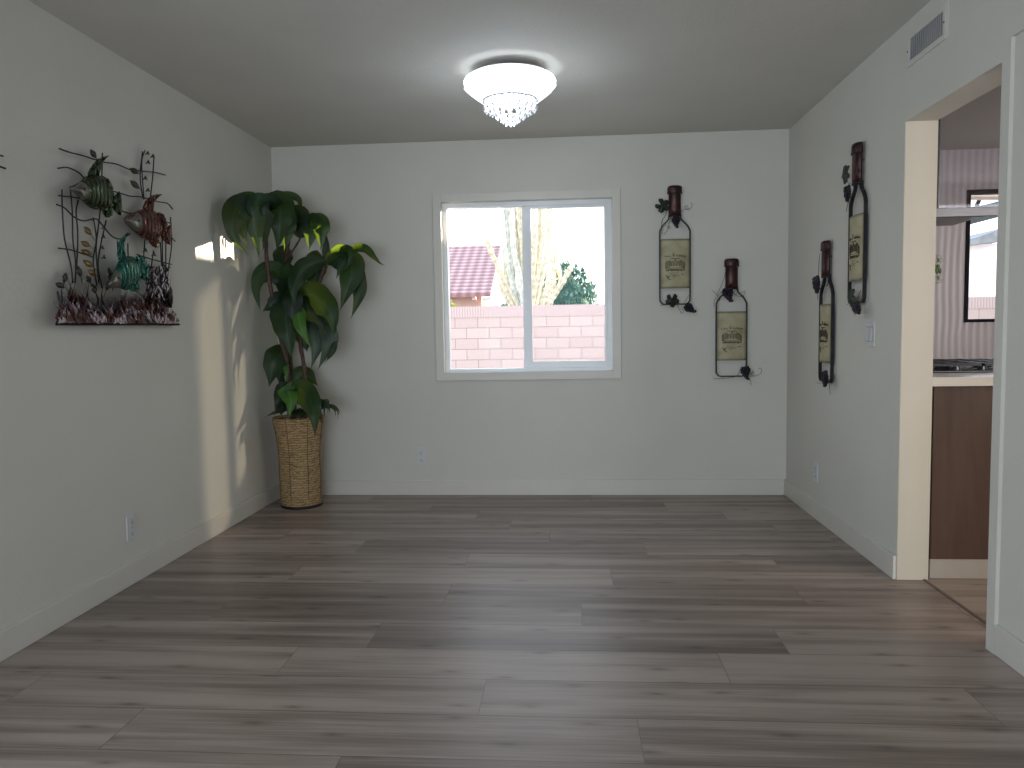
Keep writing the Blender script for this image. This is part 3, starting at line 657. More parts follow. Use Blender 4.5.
MB().lathe([(.130, 0), (.137, .003), (.138, .013), (.134, .017), (.13, .017)], PC, 40).build('basket_foot', M_black, bk_, smooth=True)
M_wick = mat('dark_wicker_stitch', rough=.7, build=mottled((.10, .06, .03), (.16, .10, .05), scale=60))
for a in (-1.74, -.88, -.1, -2.6):
    pts = [PC+V(((r+.0015)*math.cos(a), (r+.0015)*math.sin(a), z)) for r, z in prof[3:12]]
    MB().tube(catmull(pts, 3), .0028, 5).build('stitch_seam', M_wick, bk_)
MB().lathe([(.0, ztop-.045), (.153, ztop-.045), (.1535, ztop-.049)], PC, 24).build('soil', mat('moss_soil', rough=.9, build=mottled((.02, .018, .012), (.06, .05, .03), scale=40, bumps=.8)), pl)
M_stem = mat('plant_stem', rough=.6, build=mottled((.045, .022, .018), (.10, .05, .04), scale=22, bumps=.4, vec=(1, 1, 3)))
def leafm(name, c1, c2, rib, trans=.25):
    def f(nt, p):
        uv = N(nt, 'ShaderNodeUVMap'); uv.uv_map = 'UVMap'; s = N(nt, 'ShaderNodeSeparateXYZ'); L(nt, uv.outputs[0], s.inputs[0])
        v = coords(nt); n = N(nt, 'ShaderNodeTexNoise', Scale=7.0, Detail=4.0); L(nt, v, n.inputs['Vector'])
        c = ramp(nt, n.outputs['Fac'], [(.3, c1), (.7, c2)])
        a = N(nt, 'ShaderNodeMath', operation='SUBTRACT'); L(nt, s.outputs[0], a.inputs[0]); a.inputs[1].default_value = .5
        bb = N(nt, 'ShaderNodeMath', operation='ABSOLUTE'); L(nt, a.outputs[0], bb.inputs[0])
        k = ramp(nt, bb.outputs[0], [(.012, (1, 1, 1)), (.035, (0, 0, 0))])
        m = N(nt, 'ShaderNodeMix'); m.data_type = 'RGBA'; L(nt, k, m.inputs[0]); L(nt, c, m.inputs[6]); m.inputs[7].default_value = (*rib, 1)
        L(nt, m.outputs[2], p.inputs['Base Color'])
        w = N(nt, 'ShaderNodeMath', operation='MULTIPLY'); w.inputs[1].default_value = 60; L(nt, bb.outputs[0], w.inputs[0])
        w2 = N(nt, 'ShaderNodeMath', operation='SINE'); L(nt, w.outputs[0], w2.inputs[0]); bump(nt, p, w2.outputs[0], .12, .004)
        t = N(nt, 'ShaderNodeBsdfTranslucent'); g = N(nt, 'ShaderNodeMix'); g.data_type = 'RGBA'; g.blend_type = 'MULTIPLY'; g.inputs[0].default_value = 0
        t.inputs['Color'].default_value = (.60, .90, .05, 1)
        ms = N(nt, 'ShaderNodeMixShader'); ms.inputs[0].default_value = trans
        L(nt, p.outputs[0], ms.inputs[1]); L(nt, t.outputs[0], ms.inputs[2]); L(nt, ms.outputs[0], nt.nodes['Material Output'].inputs[0])
    return mat(name, rough=.42, spec=.3, build=f)
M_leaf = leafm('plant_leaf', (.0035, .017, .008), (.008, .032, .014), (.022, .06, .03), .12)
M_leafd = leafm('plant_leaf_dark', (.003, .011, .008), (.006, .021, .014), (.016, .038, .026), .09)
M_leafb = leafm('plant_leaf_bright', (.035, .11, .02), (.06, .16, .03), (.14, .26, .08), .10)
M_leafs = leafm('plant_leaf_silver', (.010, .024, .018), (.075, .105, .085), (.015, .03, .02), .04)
def leaf(path, w, m=M_leaf, fold=.28, w0=.25, tipk=1.0, lean=0):
    """path: (px,py,Y) midrib; w half width in photo pixels at that depth"""
    P = catmull([at(*q) for q in path], 7); n = len(P); b = MB(); uv = []; K = 6
    ds = [0]
    for i in range(1, n): ds.append(ds[-1]+(P[i]-P[i-1]).length)
    for i, p_ in enumerate(P):
        t = ds[i]/ds[-1]; tg = (P[min(i+1, n-1)]-P[max(i-1, 0)]).normalized(); vw = (CAM-p_).normalized()
        sd = tg.cross(vw)
        sd = sd.normalized() if sd.length > 1e-4 else V((1, 0, 0)); nr = sd.cross(tg).normalized()
        if nr.dot(vw) < 0: nr = -nr
        wid = w*(p_.y/F)*max(.0, (w0+(1-w0)*math.sin(PI*min(1, t*1.05)**.75)))*(1-t**5)*(1+.04*math.sin(t*23)); wid = max(wid, .0006)
        sd = (sd+nr*lean).normalized()
        for k in range(K+1):
            s_ = (k/K-.5)*2
            b.v.append(p_+sd*(wid*s_)-nr*(abs(s_)**1.3*wid*fold)+nr*(.05*wid*math.sin(t*17+s_*3))*abs(s_)); uv.append((k/K, t))
    for i in range(n-1):
        for k in range(K): b.f.append([i*(K+1)+k, i*(K+1)+k+1, (i+1)*(K+1)+k+1, (i+1)*(K+1)+k]); b.mi.append(0)
    return b.build('leaf', m, pl, smooth=True, uvs=uv)
def stem(pts, r0_, r1_):
    P = catmull([at(*q) for q in pts], 6); n = len(P)
    R = [r0_+(r1_-r0_)*i/(n-1) + (.0012 if i % 3 == 0 else 0) for i in range(n)]
    MB().tube(P, R, 10).build('stem', M_stem, pl, smooth=True)
stem([(292, 428, 4.93), (289, 395, 4.93), (286.7, 363, 4.90), (280, 335, 4.87), (274, 306, 4.83), (268.5, 275, 4.80), (266, 245, 4.76), (268, 222, 4.72)], .016, .011)
stem([(296, 428, 4.97), (293, 385, 4.99), (290, 354, 5.0), (289, 320, 5.0), (287, 285, 4.97), (286, 262, 4.92), (290, 235, 4.88)], .014, .009)
stem([(305, 428, 4.92), (306, 390, 4.92), (304, 366, 4.92), (300, 337, 4.92), (306, 318, 4.93), (315, 300, 4.93), (321, 278, 4.93), (326, 256, 4.92), (324, 238, 4.9)], .014, .010)
stem([(284, 262, 4.9), (292, 252, 4.88), (302, 235, 4.86), (306, 222, 4.86)], .006, .005)
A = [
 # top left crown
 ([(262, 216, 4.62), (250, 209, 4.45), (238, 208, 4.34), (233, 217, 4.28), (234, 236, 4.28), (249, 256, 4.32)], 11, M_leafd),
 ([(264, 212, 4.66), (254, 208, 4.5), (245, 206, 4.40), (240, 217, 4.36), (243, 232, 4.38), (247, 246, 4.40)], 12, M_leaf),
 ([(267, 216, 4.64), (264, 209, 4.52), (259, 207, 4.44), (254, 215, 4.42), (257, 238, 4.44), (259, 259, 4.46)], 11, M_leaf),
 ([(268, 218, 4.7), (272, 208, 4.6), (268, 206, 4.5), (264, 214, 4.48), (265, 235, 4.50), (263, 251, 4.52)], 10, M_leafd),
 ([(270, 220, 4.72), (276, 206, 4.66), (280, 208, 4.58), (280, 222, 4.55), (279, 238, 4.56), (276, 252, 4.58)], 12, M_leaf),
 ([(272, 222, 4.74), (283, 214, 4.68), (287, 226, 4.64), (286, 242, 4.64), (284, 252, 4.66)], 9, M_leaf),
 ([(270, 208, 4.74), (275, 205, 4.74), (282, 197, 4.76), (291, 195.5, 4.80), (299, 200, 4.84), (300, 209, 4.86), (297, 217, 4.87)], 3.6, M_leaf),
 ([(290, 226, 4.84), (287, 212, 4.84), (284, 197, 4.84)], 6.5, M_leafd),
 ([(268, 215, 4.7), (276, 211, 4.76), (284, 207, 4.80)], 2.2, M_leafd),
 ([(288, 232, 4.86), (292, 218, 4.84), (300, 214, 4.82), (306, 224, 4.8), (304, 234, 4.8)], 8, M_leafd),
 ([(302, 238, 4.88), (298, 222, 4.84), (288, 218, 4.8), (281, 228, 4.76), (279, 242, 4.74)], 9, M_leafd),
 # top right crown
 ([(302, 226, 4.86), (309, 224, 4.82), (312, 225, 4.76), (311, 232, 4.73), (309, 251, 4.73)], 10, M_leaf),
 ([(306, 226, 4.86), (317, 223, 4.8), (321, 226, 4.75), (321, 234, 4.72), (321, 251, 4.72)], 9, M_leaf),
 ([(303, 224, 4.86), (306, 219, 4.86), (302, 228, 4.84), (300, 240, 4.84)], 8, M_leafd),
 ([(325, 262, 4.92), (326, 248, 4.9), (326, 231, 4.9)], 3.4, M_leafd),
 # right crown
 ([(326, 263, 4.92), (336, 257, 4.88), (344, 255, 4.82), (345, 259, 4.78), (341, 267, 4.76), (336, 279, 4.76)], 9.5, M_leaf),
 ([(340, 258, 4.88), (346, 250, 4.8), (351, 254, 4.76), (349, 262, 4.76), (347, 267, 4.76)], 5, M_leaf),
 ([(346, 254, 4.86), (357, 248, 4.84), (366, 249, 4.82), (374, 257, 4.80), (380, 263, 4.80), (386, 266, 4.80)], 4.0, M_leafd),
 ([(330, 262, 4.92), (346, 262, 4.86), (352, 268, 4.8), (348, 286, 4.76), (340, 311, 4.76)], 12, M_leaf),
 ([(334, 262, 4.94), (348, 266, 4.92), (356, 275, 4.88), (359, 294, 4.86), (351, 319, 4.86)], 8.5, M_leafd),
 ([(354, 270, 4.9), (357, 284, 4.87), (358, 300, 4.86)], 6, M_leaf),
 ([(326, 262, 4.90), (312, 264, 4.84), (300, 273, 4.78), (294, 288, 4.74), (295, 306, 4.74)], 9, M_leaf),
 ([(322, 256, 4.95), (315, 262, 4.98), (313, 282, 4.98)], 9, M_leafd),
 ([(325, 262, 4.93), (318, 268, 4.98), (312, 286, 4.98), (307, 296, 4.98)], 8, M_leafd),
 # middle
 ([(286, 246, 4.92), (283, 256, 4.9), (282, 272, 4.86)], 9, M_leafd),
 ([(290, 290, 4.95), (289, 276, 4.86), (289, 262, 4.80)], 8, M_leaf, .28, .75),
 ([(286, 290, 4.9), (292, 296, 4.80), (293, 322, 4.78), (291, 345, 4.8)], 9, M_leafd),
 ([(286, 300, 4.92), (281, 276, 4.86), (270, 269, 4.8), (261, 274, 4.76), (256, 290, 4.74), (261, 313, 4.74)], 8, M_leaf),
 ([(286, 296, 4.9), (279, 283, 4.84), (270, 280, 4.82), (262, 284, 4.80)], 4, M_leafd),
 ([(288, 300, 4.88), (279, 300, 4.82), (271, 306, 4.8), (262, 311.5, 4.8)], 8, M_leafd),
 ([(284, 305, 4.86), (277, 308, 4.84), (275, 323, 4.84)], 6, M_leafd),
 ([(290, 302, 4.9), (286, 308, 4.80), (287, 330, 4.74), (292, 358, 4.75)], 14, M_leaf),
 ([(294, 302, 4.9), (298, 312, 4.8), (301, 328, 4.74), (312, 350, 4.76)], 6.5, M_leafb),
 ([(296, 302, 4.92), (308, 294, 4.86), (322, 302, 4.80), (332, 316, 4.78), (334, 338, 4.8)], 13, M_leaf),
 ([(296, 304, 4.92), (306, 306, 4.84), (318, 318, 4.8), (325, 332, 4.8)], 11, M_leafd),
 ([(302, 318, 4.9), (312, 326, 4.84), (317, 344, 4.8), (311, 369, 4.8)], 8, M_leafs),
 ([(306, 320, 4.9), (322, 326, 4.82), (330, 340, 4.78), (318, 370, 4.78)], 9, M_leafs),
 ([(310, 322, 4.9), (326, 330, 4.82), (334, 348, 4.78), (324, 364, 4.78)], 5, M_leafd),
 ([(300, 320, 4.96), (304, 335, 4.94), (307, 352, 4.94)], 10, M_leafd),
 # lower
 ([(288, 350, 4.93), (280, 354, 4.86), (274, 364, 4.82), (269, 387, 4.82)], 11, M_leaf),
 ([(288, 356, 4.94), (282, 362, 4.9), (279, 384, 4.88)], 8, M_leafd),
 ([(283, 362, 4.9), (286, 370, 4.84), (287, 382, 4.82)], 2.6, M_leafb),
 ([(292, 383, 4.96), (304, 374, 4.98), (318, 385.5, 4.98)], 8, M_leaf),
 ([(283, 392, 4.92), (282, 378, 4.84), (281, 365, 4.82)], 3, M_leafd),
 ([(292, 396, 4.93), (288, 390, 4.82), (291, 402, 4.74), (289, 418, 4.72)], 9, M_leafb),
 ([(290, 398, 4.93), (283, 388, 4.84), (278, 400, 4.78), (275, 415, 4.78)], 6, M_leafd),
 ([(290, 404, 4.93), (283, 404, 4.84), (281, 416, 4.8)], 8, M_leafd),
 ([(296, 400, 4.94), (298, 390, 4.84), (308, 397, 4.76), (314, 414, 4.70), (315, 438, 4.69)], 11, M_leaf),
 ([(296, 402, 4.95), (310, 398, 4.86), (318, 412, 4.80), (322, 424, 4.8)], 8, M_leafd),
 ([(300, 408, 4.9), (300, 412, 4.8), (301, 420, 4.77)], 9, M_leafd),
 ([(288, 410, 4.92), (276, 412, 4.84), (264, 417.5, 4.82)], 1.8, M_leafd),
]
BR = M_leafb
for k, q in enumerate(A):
    q = list(q); q[1] *= 1.22 if k < 11 else 1.12; leaf(*q)
leaf([(296, 402, 4.92), (291, 392, 4.82), (290, 405, 4.75), (287, 418, 4.74)], 8, leafm('plant_leaf_mid', (.02, .07, .018), (.035, .10, .025), (.08, .16, .06), .06))
rnd = random.Random(4)
for k in range(11):
    a = rnd.uniform(-.2, 1); x0 = 316+rnd.uniform(-2, 8); x1 = x0+rnd.uniform(4, 18); yy = 402+rnd.uniform(-2, 5)
    leaf([(312+rnd.uniform(-3, 4), 410, 4.84), ((x0+x1)/2, yy, 4.82), (x1, yy+5, 4.81), (x1+rnd.uniform(-2, 2), yy+rnd.uniform(9, 15), 4.81)], 1.9, M_leafd)
# ------------------------------------------------------------------ kitchen
def oak(nt, p):
    v = coords(nt, scale=(1, 1, .12)); n = N(nt, 'ShaderNodeTexNoise', Scale=18.0, Detail=6.0, Distortion=1.2); L(nt, v, n.inputs['Vector'])
    L(nt, ramp(nt, n.outputs['Fac'], [(.3, (.066, .036, .023)), (.7, (.095, .056, .038))]), p.inputs['Base Color'])
M_oak = mat('brown_oak', rough=.5, spec=.3, build=oak)
CZ = .912; CY0 = 3.50; CY1 = 4.52
kc = thing('kitchen_cabinet', 'brown oak base cabinet end seen through the kitchen opening', 'cabinet', (2.2, 3.6, 0))
struct(MB().box((KX, CY0+.03, 0), (KX+.021, CY0+.05, CZ-.042)).build('trim_4', M_oak), 'narrow oak filler strip between the kitchen cabinet and the wall', 'filler strip')
MB().box((KX+.022, CY0+.028, .088), (3.2, CY1-.03, CZ-.042)).build('cabinet_body', M_oak, kc)
MB().box((KX+.022, CY0+.020, .088), (1.90, CY0+.028, CZ-.042)).build('end_panel', M_oak, kc, bevel=.001)
MB().box((1.904, CY0+.020, .088), (2.5, CY0+.028, CZ-.042)).build('door', M_oak, kc, bevel=.002)
MB().box((KX+.022, CY0+.022, 0), (3.2, CY1-.05, .088)).build('toe_kick', mat('cream_kick', rough=.6, build=mottled((.36, .32, .27), (.40, .36, .31))), kc)
M_ctop = mat('pale_quartz', rough=.22, build=mottled((.62, .62, .64), (.68, .68, .70), scale=12)); M_cedge = mat('cream_counter_edge', rough=.4, build=mottled((.60, .54, .44), (.64, .58, .48)))
ct = MB().box((KX, CY0+.004, CZ-.036), (3.3, CY1, CZ)).build('countertop', M_ctop, bevel=.002); tag(ct, 'pale countertop slab on the brown kitchen cabinet', 'countertop')
MB().box((KX, CY0, CZ-.040), (3.3, CY0+.004, CZ-.001)).build('front_edge', M_cedge, ct)
ck = thing('gas_cooktop', 'black gas cooktop with iron grates on the kitchen counter', 'cooktop', (2.1, 4.1, CZ))
M_enam = mat('black_enamel', rough=.15, build=mottled((.008, .008, .01), (.016, .016, .02)))
MB().box((1.72, 3.80, CZ), (2.48, 4.36, CZ+.012)).build('cooktop_plate', M_enam, ck, bevel=.004)
for gx in (1.74, 1.99, 2.24):
    b = MB(); z = CZ+.042
    for y in (3.84, 3.96, 4.08, 4.20, 4.32): b.box((gx, y-.006, z-.012), (gx+.235, y+.006, z))
    for x in (gx, gx+.11, gx+.223): b.box((x, 3.84, z-.012), (x+.012, 4.32, z+.001))
    for x in (gx+.006, gx+.229):
        for y in (3.845, 4.315): b.box((x-.006, y-.006, CZ+.012), (x+.006, y+.006, z-.01))
    b.build('grate', M_black, ck)
for (x, y) in ((1.85, 3.95), (1.85, 4.2), (2.1, 4.08), (2.35, 3.95), (2.35, 4.2)): MB().lathe([(0, CZ+.024), (.035, CZ+.024), (.04, CZ+.018), (.045, CZ+.012)], (x, y, 0), 20).build('burner', M_enam, ck)
for x in (1.85, 1.97, 2.10, 2.23, 2.35):
    MB().lathe([(0, CZ+.03), (.015, CZ+.03), (.017, CZ+.012)], (x, 3.822, 0), 14).build('knob', M_enam, ck)
hd = thing('range_hood', 'steel range hood with clear glass panel above the cooktop', 'range hood', (2.0, 4.0, 1.646))
M_steel = mat('brushed_steel', rough=.32, metal=.8, build=mottled((.10, .098, .098), (.14, .137, .137), scale=8, vec=(1, 1, 30)))
MB().poly([(KX, 3.80, 1.646), (1.94, 3.80, 1.646), (1.96, 4.12, 1.646), (KX, 4.12, 1.646)], (0, 0, .035)).build('hood_body', M_steel, hd, bevel=.002)
MB().box((KX, 3.79, 1.648), (2.55, 3.80, 1.690)).build('front_bar', M_steel, hd, bevel=.002)
MB().box((1.735, 3.795, 1.690), (2.55, 3.800, KH)).build('glass_panel', M_hoodglass, hd)
MB().box((1.722, 3.790, 1.690), (1.735, 3.806, KH)).build('edge_profile', M_black, hd)
MB().box((1.7355, 3.7905, 1.690), (1.740, 3.794, KH)).build('edge_bead', M_steel, hd)
# flower ornament on the tiled wall
oc = at(937.5, 269, D-.02)
orn = thing('wall_ornament', 'small white flower ornament with green centre on the kitchen tile wall beside the jamb', 'ornament', (oc.x, D, oc.z))
M_petal = mat('white_petal', rough=.4, build=mottled((.62, .64, .56), (.7, .72, .64), scale=15)); M_ogrn = mat('green_leaf_enamel', rough=.4, build=mottled((.12, .22, .08), (.2, .32, .12), scale=20))
for k, (dz, r) in enumerate(((.058, .032), (-.058, .032))):
    b = MB()
    for j in range(6):
        a = j*PI/3; b.ball((oc.x+.024*math.cos(a), D-.012, oc.z+dz+.024*math.sin(a)), .014, 8, (1, .4, 1))
    b.build('flower', M_petal, orn, smooth=True)
b = MB()
for j in range(5): b.ball((oc.x-.02+.010*j, D-.014, oc.z+(.012 if j % 2 else -.014)), .016, 8, (.6, .4, 1.2))
b.build('green_leaves', M_ogrn, orn, smooth=True)
# ------------------------------------------------------------------ outdoors
GZ = -.35
M_yard = mat('yard_concrete', rough=.9, build=mottled((.40, .37, .33), (.48, .44, .40), scale=.8))
struct(MB().box((-40, OUT, GZ-.1), (60, 90, GZ)).build('ground', M_yard), 'pale concrete yard outside the windows', 'ground')
FYY = 13.8
def block(nt, p):
    v = coords(nt, rot=(PI/2, 0, 0)); sp = N(nt, 'ShaderNodeTexBrick')
    sp.offset = .5; sp.inputs['Scale'].default_value = 1; sp.inputs['Brick Width'].default_value = .414; sp.inputs['Row Height'].default_value = .1925; sp.inputs['Mortar Size'].default_value = .008; sp.inputs['Mortar Smooth'].default_value = .3
    sp.inputs['Color1'].default_value = (.655, .495, .455, 1); sp.inputs['Color2'].default_value = (.71, .555, .51, 1); sp.inputs['Mortar'].default_value = (.43, .31, .30, 1)
    L(nt, v, sp.inputs['Vector']); n = N(nt, 'ShaderNodeTexNoise', Scale=30.0, Detail=4.0); L(nt, v, n.inputs['Vector'])
    m = N(nt, 'ShaderNodeMix'); m.data_type = 'RGBA'; m.blend_type = 'MULTIPLY'; m.inputs[0].default_value = .25; L(nt, sp.outputs['Color'], m.inputs[6]); L(nt, n.outputs['Color'], m.inputs[7]); L(nt, m.outputs[2], p.inputs['Base Color'])
M_block = mat('pink_block', rough=.9, spec=.1, build=block)
def capm(nt, p):
    v = coords(nt); w = N(nt, 'ShaderNodeTexWave', Scale=6.5, Distortion=2.0); w.bands_direction = 'X'; L(nt, v, w.inputs['Vector'])
    L(nt, ramp(nt, w.outputs['Fac'], [(.1, (.47, .35, .33)), (.5, (.60, .46, .44))]), p.inputs['Base Color'])
M_cap = mat('block_cap', rough=.9, spec=.1, build=capm)
ftop = at(527, 305.5, FYY).z
fe = thing('block_wall', 'pink concrete block garden wall outside the windows', 'garden wall', (0, FYY, GZ))
b = MB().box((-14, FYY, ftop-.2-.1925*9-.02), (22, FYY+.18, ftop-.2)).build('block_courses', M_block, fe)
b.data.transform(Matrix.Translation((0, 0, 0)))
MB().box((-14, FYY-.01, ftop-.2), (22, FYY+.19, ftop)).build('cap_course', M_cap, fe)
# red roofed house
def tiles(nt, p):
    v = coords(nt); w = N(nt, 'ShaderNodeTexWave', Scale=1.05, Distortion=0.0); w.wave_profile = 'SIN'; w.bands_direction = 'X'; L(nt, v, w.inputs['Vector'])
    w2 = N(nt, 'ShaderNodeTexWave', Scale=1.15, Distortion=.25); w2.wave_profile = 'SAW'; w2.bands_direction = 'Y'; L(nt, v, w2.inputs['Vector'])
    m = N(nt, 'ShaderNodeMix'); m.data_type = 'FLOAT'; m.inputs[0].default_value = .68; L(nt, w.outputs['Fac'], m.inputs[2]); L(nt, w2.outputs['Fac'], m.inputs[3])
    L(nt, ramp(nt, m.outputs[0], [(.15, (.20, .10, .10)), (.5, (.34, .19, .19)), (.85, (.52, .36, .35))]), p.inputs['Base Color']); bump(nt, p, m.outputs[0], .6, .05)
M_tiles = mat('red_roof_tile', rough=.7, build=tiles)
M_pinkw = mat('pink_stucco', rough=.9, build=mottled((.55, .38, .33), (.6, .43, .38))); M_white = mat('white_stucco', rough=.9, build=mottled((.74, .73, .72), (.8, .79, .78)))
E0, R0 = at(488.5, 296.5, 24), at(503.3, 248.3, 28)
xe = (E0.x+R0.x)/2
ho = thing('house', 'neighbouring house with red tiled roof behind the garden wall', 'house', (xe-4, 28, GZ))
b = MB(); ze, zr = E0.z, R0.z
b.poly([(xe-10, 24, ze), (xe, 24, ze), (xe, 28, zr), (xe-10, 28, zr)], (0, 0, .12)); b.poly([(xe-10, 32, ze), (xe-10, 28, zr), (xe-.5, 28, zr), (xe-.5, 32, ze)], (0, 0, .12)); b.build('roof', M_tiles, ho)
MB().box((xe-9.8, 24.5, GZ), (xe-.35, 24.7, ze+.15)).build('wall', M_pinkw, ho)
b = MB().poly([(xe-.35, 24.7, GZ), (xe-.35, 31.4, GZ), (xe-.35, 31.4, ze+.1), (xe-.35, 28, zr-.1), (xe-.35, 24.7, ze+.1)], (-.2, 0, 0)); b.build('gable_wall', M_white, ho)
for k in range(9): MB().box((xe-.6-k*.9, 24.05, ze-.10), (xe-.5-k*.9, 24.6, ze+.01)).build('rafter_tail', M_pinkw, ho)
wl = at(496, 305, 23.4); MB().box((at(482, 300, 24.2).x, 24.2, GZ), (at(498, 300, 24.2).x, 24.45, at(497, 297.5, 24.2).z)).build('side_wall', M_white, ho)
# white house beyond kitchen window
w0 = at(962, 243, 19)
h2 = thing('house', 'white walled neighbouring house with grey roof seen through the kitchen window', 'house', (w0.x+4, 21, GZ))
M_shing = mat('grey_shingle', rough=.8, build=mottled((.16, .18, .20), (.26, .28, .30), scale=5)); M_bluewhite = mat('bright_white_stucco', rough=.9, build=mottled((.80, .81, .84), (.86, .87, .90)))
zt0 = at(980, 244, 19).z
MB().box((w0.x-.4, 19, GZ), (w0.x+9, 23, zt0)).build('wall', M_bluewhite, h2)
a0, a1, a2 = at(962, 246, 18.6), at(1010, 240, 18.6), at(1010, 226, 18.6); a3 = at(975, 238, 18.6)
MB().poly([a0, a1, a2, a3, at(966, 240, 18.6)], (0, 4.6, 0)).build('roof', M_shing, h2)
pc = thing('patio_cover', 'dark patio cover with a peach beam outside the kitchen window', 'patio cover', at(985, 205, 8.0))
MB().poly([at(955, 209.5, 8.0), at(1015, 213, 8.0), at(1015, 197, 8.0), at(985, 204.5, 8.0)], (0, 1.2, .0)).build('cover_panel', mat('dark_green_panel', rough=.7, build=mottled((.05, .075, .08), (.08, .11, .115))), pc)
MB().poly([at(955, 196.5, 7.6), at(1015, 196.5, 7.6), at(1015, 188, 7.6), at(955, 188, 7.6)], (0, .2, 0)).build('beam', mat('peach_beam', rough=.8, build=mottled((.60, .45, .34), (.66, .5, .38))), pc)
MB().tube([at(976.5, 206, 7.9), at(981, 196, 7.9)], .02).build('brace', M_black, pc)
# unseen block added outside to the right to cut the low sun, and trees
def foliage(b, c, rad, n, size, rnd, flat=1.0):
    for _ in range(n):
        while True:
            q = V((rnd.uniform(-1, 1), rnd.uniform(-1, 1), rnd.uniform(-1, 1)))
            if .15 < q.length < 1: break
        q = q.normalized()*(q.length**.35); p_ = V(c)+V((q.x*rad[0], q.y*rad[1], q.z*rad[2])); s = size*rnd.uniform(.6, 1.3)
        R = Euler((rnd.uniform(0, 6), rnd.uniform(0, 6), rnd.uniform(0, 6))).to_matrix()
        b.add([p_+R@V((-s, 0, 0)), p_+R@V((0, -s*.45, s*.1)), p_+R@V((s, 0, 0)), p_+R@V((0, s*.45, s*.1))], [(0, 1, 2, 3)])
M_fol = mat('teal_green_foliage', rough=.6, build=mottled((.05, .13, .10), (.12, .24, .19), scale=3)); M_fol2 = mat('yellow_green_foliage', rough=.6, build=mottled((.28, .32, .08), (.42, .45, .15), scale=4))
M_bark = mat('bark', rough=.9, build=mottled((.10, .08, .06), (.16, .13, .10)))
tc = at(567, 292, 22); rnd = random.Random(2)
tr = thing('tree', 'round dark teal green tree behind the garden wall and the cactus', 'tree', (tc.x, 22, GZ))
b = MB(); foliage(b, (tc.x, 22, 1.2), (.95, .9, 1.85), 2600, .10, rnd); foliage(b, (tc.x-.9, 22, 1.0), (.7, .7, 1.2), 900, .10, rnd); foliage(b, (tc.x-1.75, 22.4, .9), (.6, .7, 1.0), 600, .10, rnd); b.build('crown', M_fol, tr)
b = MB().ball((tc.x, 22, 1.15), .72, 14, (1, 1, 2.1)); b.ball((tc.x-.95, 22.2, .9), .62, 14, (1, 1, 1.7)); b.build('crown_core', mat('inner_foliage', rough=.9, build=mottled((.04, .10, .08), (.07, .15, .12))), tr, smooth=True)
MB().tube([(tc.x, 22, GZ), (tc.x, 22, 1)], .12, 8).build('trunk', M_bark, tr)
sc_ = at(449, 301, 15); sh = thing('shrub', 'small yellow green shrub behind the garden wall in front of the pink house', 'shrub', (sc_.x, 15, GZ))
b = MB(); foliage(b, (sc_.x-.1, 15, sc_.z-.25), (.26, .25, .33), 420, .05, rnd); b.build('foliage', M_fol2, sh); MB().tube([(sc_.x-.1, 15, GZ), (sc_.x-.1, 15, 1.2)], .03).build('stem', M_bark, sh)
b = MB(); hz = 3.32  # added out of view; its top cuts off the lower sunbeam
b.box((9, 8.2, GZ), (10.4, 13.2, hz)); hg = b.build('sun_blocker', mat('sun_blocker_green', rough=.9, build=mottled((.03, .07, .02), (.07, .12, .04), scale=12, bumps=1, bscale=30))); tag(hg, 'unseen block added right of the yard to cut the low sun', 'sun_blocker')
# cactus
M_cac = mat('pale_cactus', rough=.7, build=mottled((.46, .42, .30), (.78, .72, .56), scale=14)); M_cac2 = mat('grey_green_cactus', rough=.7, build=mottled((.44, .46, .40), (.76, .77, .70), scale=14))
cb = at(533, 308, 16.5); ca = thing('cactus', 'large pale candelabra cactus with many upright arms behind the garden wall', 'cactus', (cb.x, 16.5, GZ))
crn = random.Random(9)
def arm(pts, r, m):
    P = catmull([at(x, y, Y) for x, y, Y in pts], 11); b = MB(); n = 14; m_ = len(P); vs = []
    for i, p_ in enumerate(P):
        t = (P[min(i+1, m_-1)]-P[max(i-1, 0)]).normalized(); u = t.cross(V((0, 1, 0))).normalized(); w = t.cross(u)
        k_ = i/(m_-1); R = r*(1+.10*math.sin(i*1.9)+.16*crn.uniform(-1, 1))*(1 if k_ < .8 else math.sqrt(max(.02, 1-((k_-.8)/.2)**2)))
        for k in range(n):
            a = 2*PI*k/n; q = R*(1 if k % 2 == 0 else .72); vs.append(p_+(u*math.cos(a)+w*math.sin(a))*q)
    fs_ = [[i*n+k, i*n+(k+1) % n, (i+1)*n+(k+1) % n, (i+1)*n+k] for i in range(m_-1) for k in range(n)]+[list(range(n))[::-1], [(m_-1)*n+k for k in range(n)]]
    b.add(vs, fs_); b.build('cactus_arm', m, ca, smooth=False)
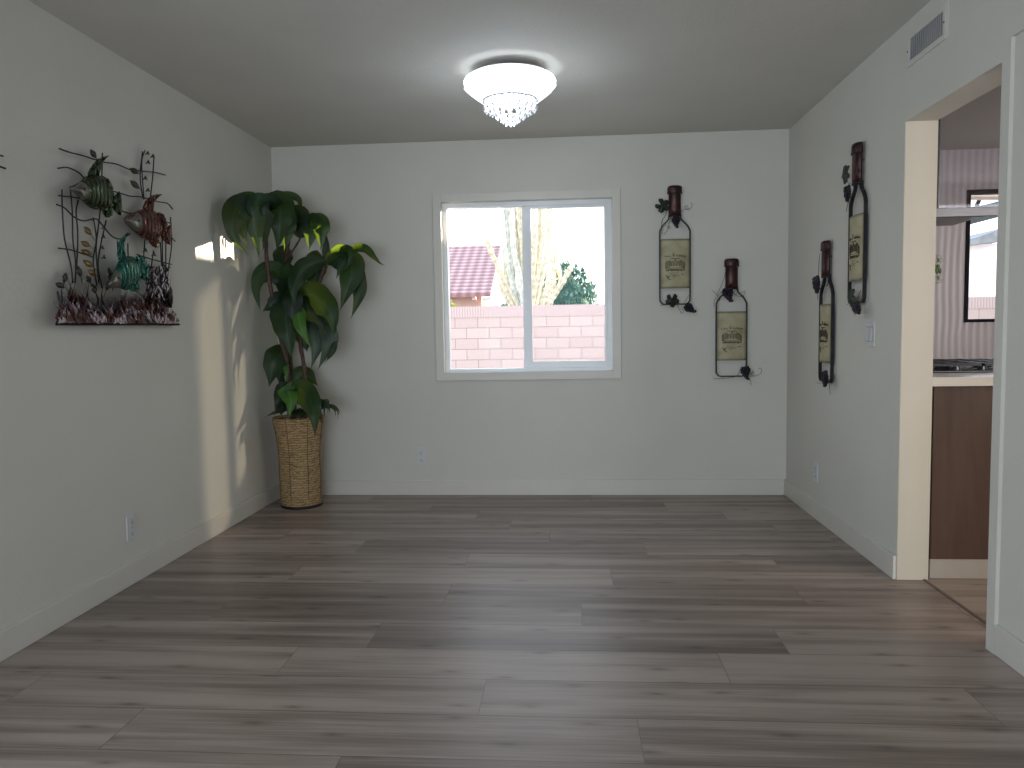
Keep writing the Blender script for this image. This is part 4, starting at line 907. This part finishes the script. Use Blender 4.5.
arms = [([(520, 315, 16.5), (508, 290, 16.4), (497, 265, 16.3), (485, 237, 16.2)], .075, 0), ([(518, 315, 16.4), (508, 300, 16.3), (500, 283, 16.2)], .07, 0),
        ([(522, 315, 16.6), (512, 280, 16.6), (507, 250, 16.6), (504, 215, 16.6), (503, 190, 16.6)], .09, 1), ([(524, 315, 16.5), (520, 280, 16.5), (514, 250, 16.5), (512, 210, 16.5), (511, 185, 16.5)], .08, 1),
        ([(524, 315, 16.7), (523, 270, 16.7), (521, 220, 16.7), (519, 180, 16.7)], .08, 0), ([(528, 315, 16.9), (528, 270, 16.9), (527, 220, 16.9), (526, 180, 16.9)], .09, 1),
        ([(531, 315, 16.5), (537, 285, 16.5), (542, 262, 16.5), (545, 225, 16.5), (544, 180, 16.5)], .10, 0), ([(530, 315, 16.6), (533, 280, 16.6), (536, 240, 16.6), (536, 180, 16.6)], .10, 0),
        ([(533, 315, 16.8), (540, 280, 16.8), (550, 245, 16.8), (552, 210, 16.8), (551, 180, 16.8)], .09, 1), ([(541, 315, 16.3), (546, 295, 16.3), (552, 275, 16.3), (558, 262, 16.3)], .085, 0),
        ([(544, 315, 16.2), (553, 297, 16.2), (565, 278, 16.1), (576, 259, 16.1)], .075, 0), ([(546, 315, 16.5), (548, 290, 16.5), (550, 262, 16.5)], .08, 1), ([(530, 315, 16.9), (540, 250, 16.9), (541, 180, 16.9)], .08, 1)]
for k in range(9):
    xa = 504+k*6.2+(2 if k > 4 else 0); arms.append(([(520+k*2.4, 315, 17+.1*k), (xa+4, 285, 17), (xa+crn.uniform(-1, 2), 250, 17), (xa+crn.uniform(-2, 2), 215, 17), (xa+crn.uniform(-2, 2), 188, 17)], .065, k % 2))
for p_, r_, k_ in arms: arm(p_, r_*.85, (M_cac, M_cac2)[k_])
MB().tube([(cb.x, 16.5, GZ), (cb.x, 16.5, at(533, 312, 16.5).z)], .3, 12).build('trunk', M_cac2, ca)
M_polem = mat('weathered_pole', rough=.9, build=mottled((.5, .48, .44), (.6, .57, .52)))
pp = at(597, 300, 40); up = thing('utility_pole', 'thin distant utility pole beyond the garden wall', 'pole', (pp.x, 40, GZ))
MB().tube([(pp.x, 40, GZ), (pp.x, 40, at(597, 243, 40).z)], .05, 8).build('pole', M_polem, up); MB().box((pp.x-.5, 39.95, at(597, 250, 40).z), (pp.x+.12, 40.05, at(597, 248.6, 40).z)).build('cross_arm', M_polem, up)
# ------------------------------------------------------------------ lights
S = bpy.context.scene
w = bpy.data.worlds.new('world'); S.world = w; w.use_nodes = True; nt = w.node_tree; bg = nt.nodes['Background']
tcn = N(nt, 'ShaderNodeTexCoord'); sx = N(nt, 'ShaderNodeSeparateXYZ'); L(nt, tcn.outputs['Generated'], sx.inputs[0])
L(nt, ramp(nt, sx.outputs[2], [(0, (1, .97, .93)), (.25, (.90, .95, 1)), (.8, (.62, .78, 1))]), bg.inputs['Color']); bg.inputs['Strength'].default_value = 2.1
el, s_ = math.radians(7.8), .55
sd = V((-1, -s_, 0)).normalized()*math.cos(el)+V((0, 0, -math.sin(el)))
sl = bpy.data.lights.new('sun', 'SUN'); sl.energy = 15; sl.angle = math.radians(.25); sl.color = (1, .86, .66)
so = bpy.data.objects.new('sun', sl); C.objects.link(so); so.rotation_euler = sd.to_track_quat('-Z', 'Y').to_euler(); so.location = (8, 9, 6)
def area(name, loc, rot, sx_, sy_, e, col=(1, 1, 1), portal=False):
    l = bpy.data.lights.new(name, 'AREA'); l.shape = 'RECTANGLE'; l.size = sx_; l.size_y = sy_; l.energy = e; l.color = col
    if portal: l.cycles.is_portal = True
    o = bpy.data.objects.new(name, l); C.objects.link(o); o.location = loc; o.rotation_euler = rot; return o
area('window_portal', ((WX0+WX1)/2, OUT+.02, (WZ0+WZ1)/2), (-PI/2, 0, 0), WX1-WX0, WZ1-WZ0, 1, portal=True)
area('kitchen_window_portal', ((KWX0+KWX1)/2, OUT+.02, (KWZ0+KWZ1)/2), (-PI/2, 0, 0), KWX1-KWX0, KWZ1-KWZ0, 1, portal=True)
area('patio_portal', ((PX0+PX1)/2, YB-WT-.02, PZ/2), (PI/2, 0, 0), PX1-PX0, PZ, 1, portal=True)
area('patio_fill', ((PX0+PX1)/2, YB-.02, .85), (PI/2, 0, 0), PX1-PX0-.1, 1.5, 66, (.68, .83, 1))  # added lamp strengthening the daylight from the rear opening
area('side_fill', (XL+.02, .4, 1.0), (0, -PI/2, 0), 1.2, 1.4, 24, (.74, .87, 1))  # added fill lamp; the left wall has no window here
area('kitchen_fill', (3.3, 1.05, 1.5), (PI/2, 0, 0), 1.2, 1.2, 24, (.93, .93, 1))  # added lamp to lift the tile wall; no opening behind it
yl = bpy.data.lights.new('sun_bounce_fill', 'SPOT'); yl.energy = 620; yl.color = (1, .84, .58); yl.spot_size = math.radians(16); yl.spot_blend = .3; yl.shadow_soft_size = .13  # added unseen spot standing in for sunlight reflected outdoors
yo = bpy.data.objects.new('sun_bounce_fill', yl); C.objects.link(yo); yo.location = (4.95, 8.0, 3.35); yo.rotation_euler = (V((-.35, 5.3, 1.45))-V((4.95, 8.0, 3.35))).to_track_quat('-Z', 'Y').to_euler()
pt = bpy.data.lights.new('chandelier_bulb', 'POINT'); pt.energy = 5.0; pt.color = (.74, .86, 1); pt.shadow_soft_size = .06
po = bpy.data.objects.new('chandelier_bulb', pt); C.objects.link(po); po.location = (LC.x, LC.y, 2.14)
area('kitchen_lamp', (3.7, 2.2, KH-.03), (0, 0, 0), .6, .6, 16, (1, .78, .52))
vs_ = S.view_settings; vs_.view_transform = 'Standard'; vs_.look = 'None'; vs_.gamma = 1; vs_.exposure = .50; vs_.use_curve_mapping = False
cy = S.cycles; cy.max_bounces = 8; cy.diffuse_bounces = 5; cy.glossy_bounces = 3; cy.transmission_bounces = 4; cy.transparent_max_bounces = 10; cy.use_denoising = True
cy.sample_clamp_indirect = 4; cy.caustics_reflective = False; cy.caustics_refractive = False
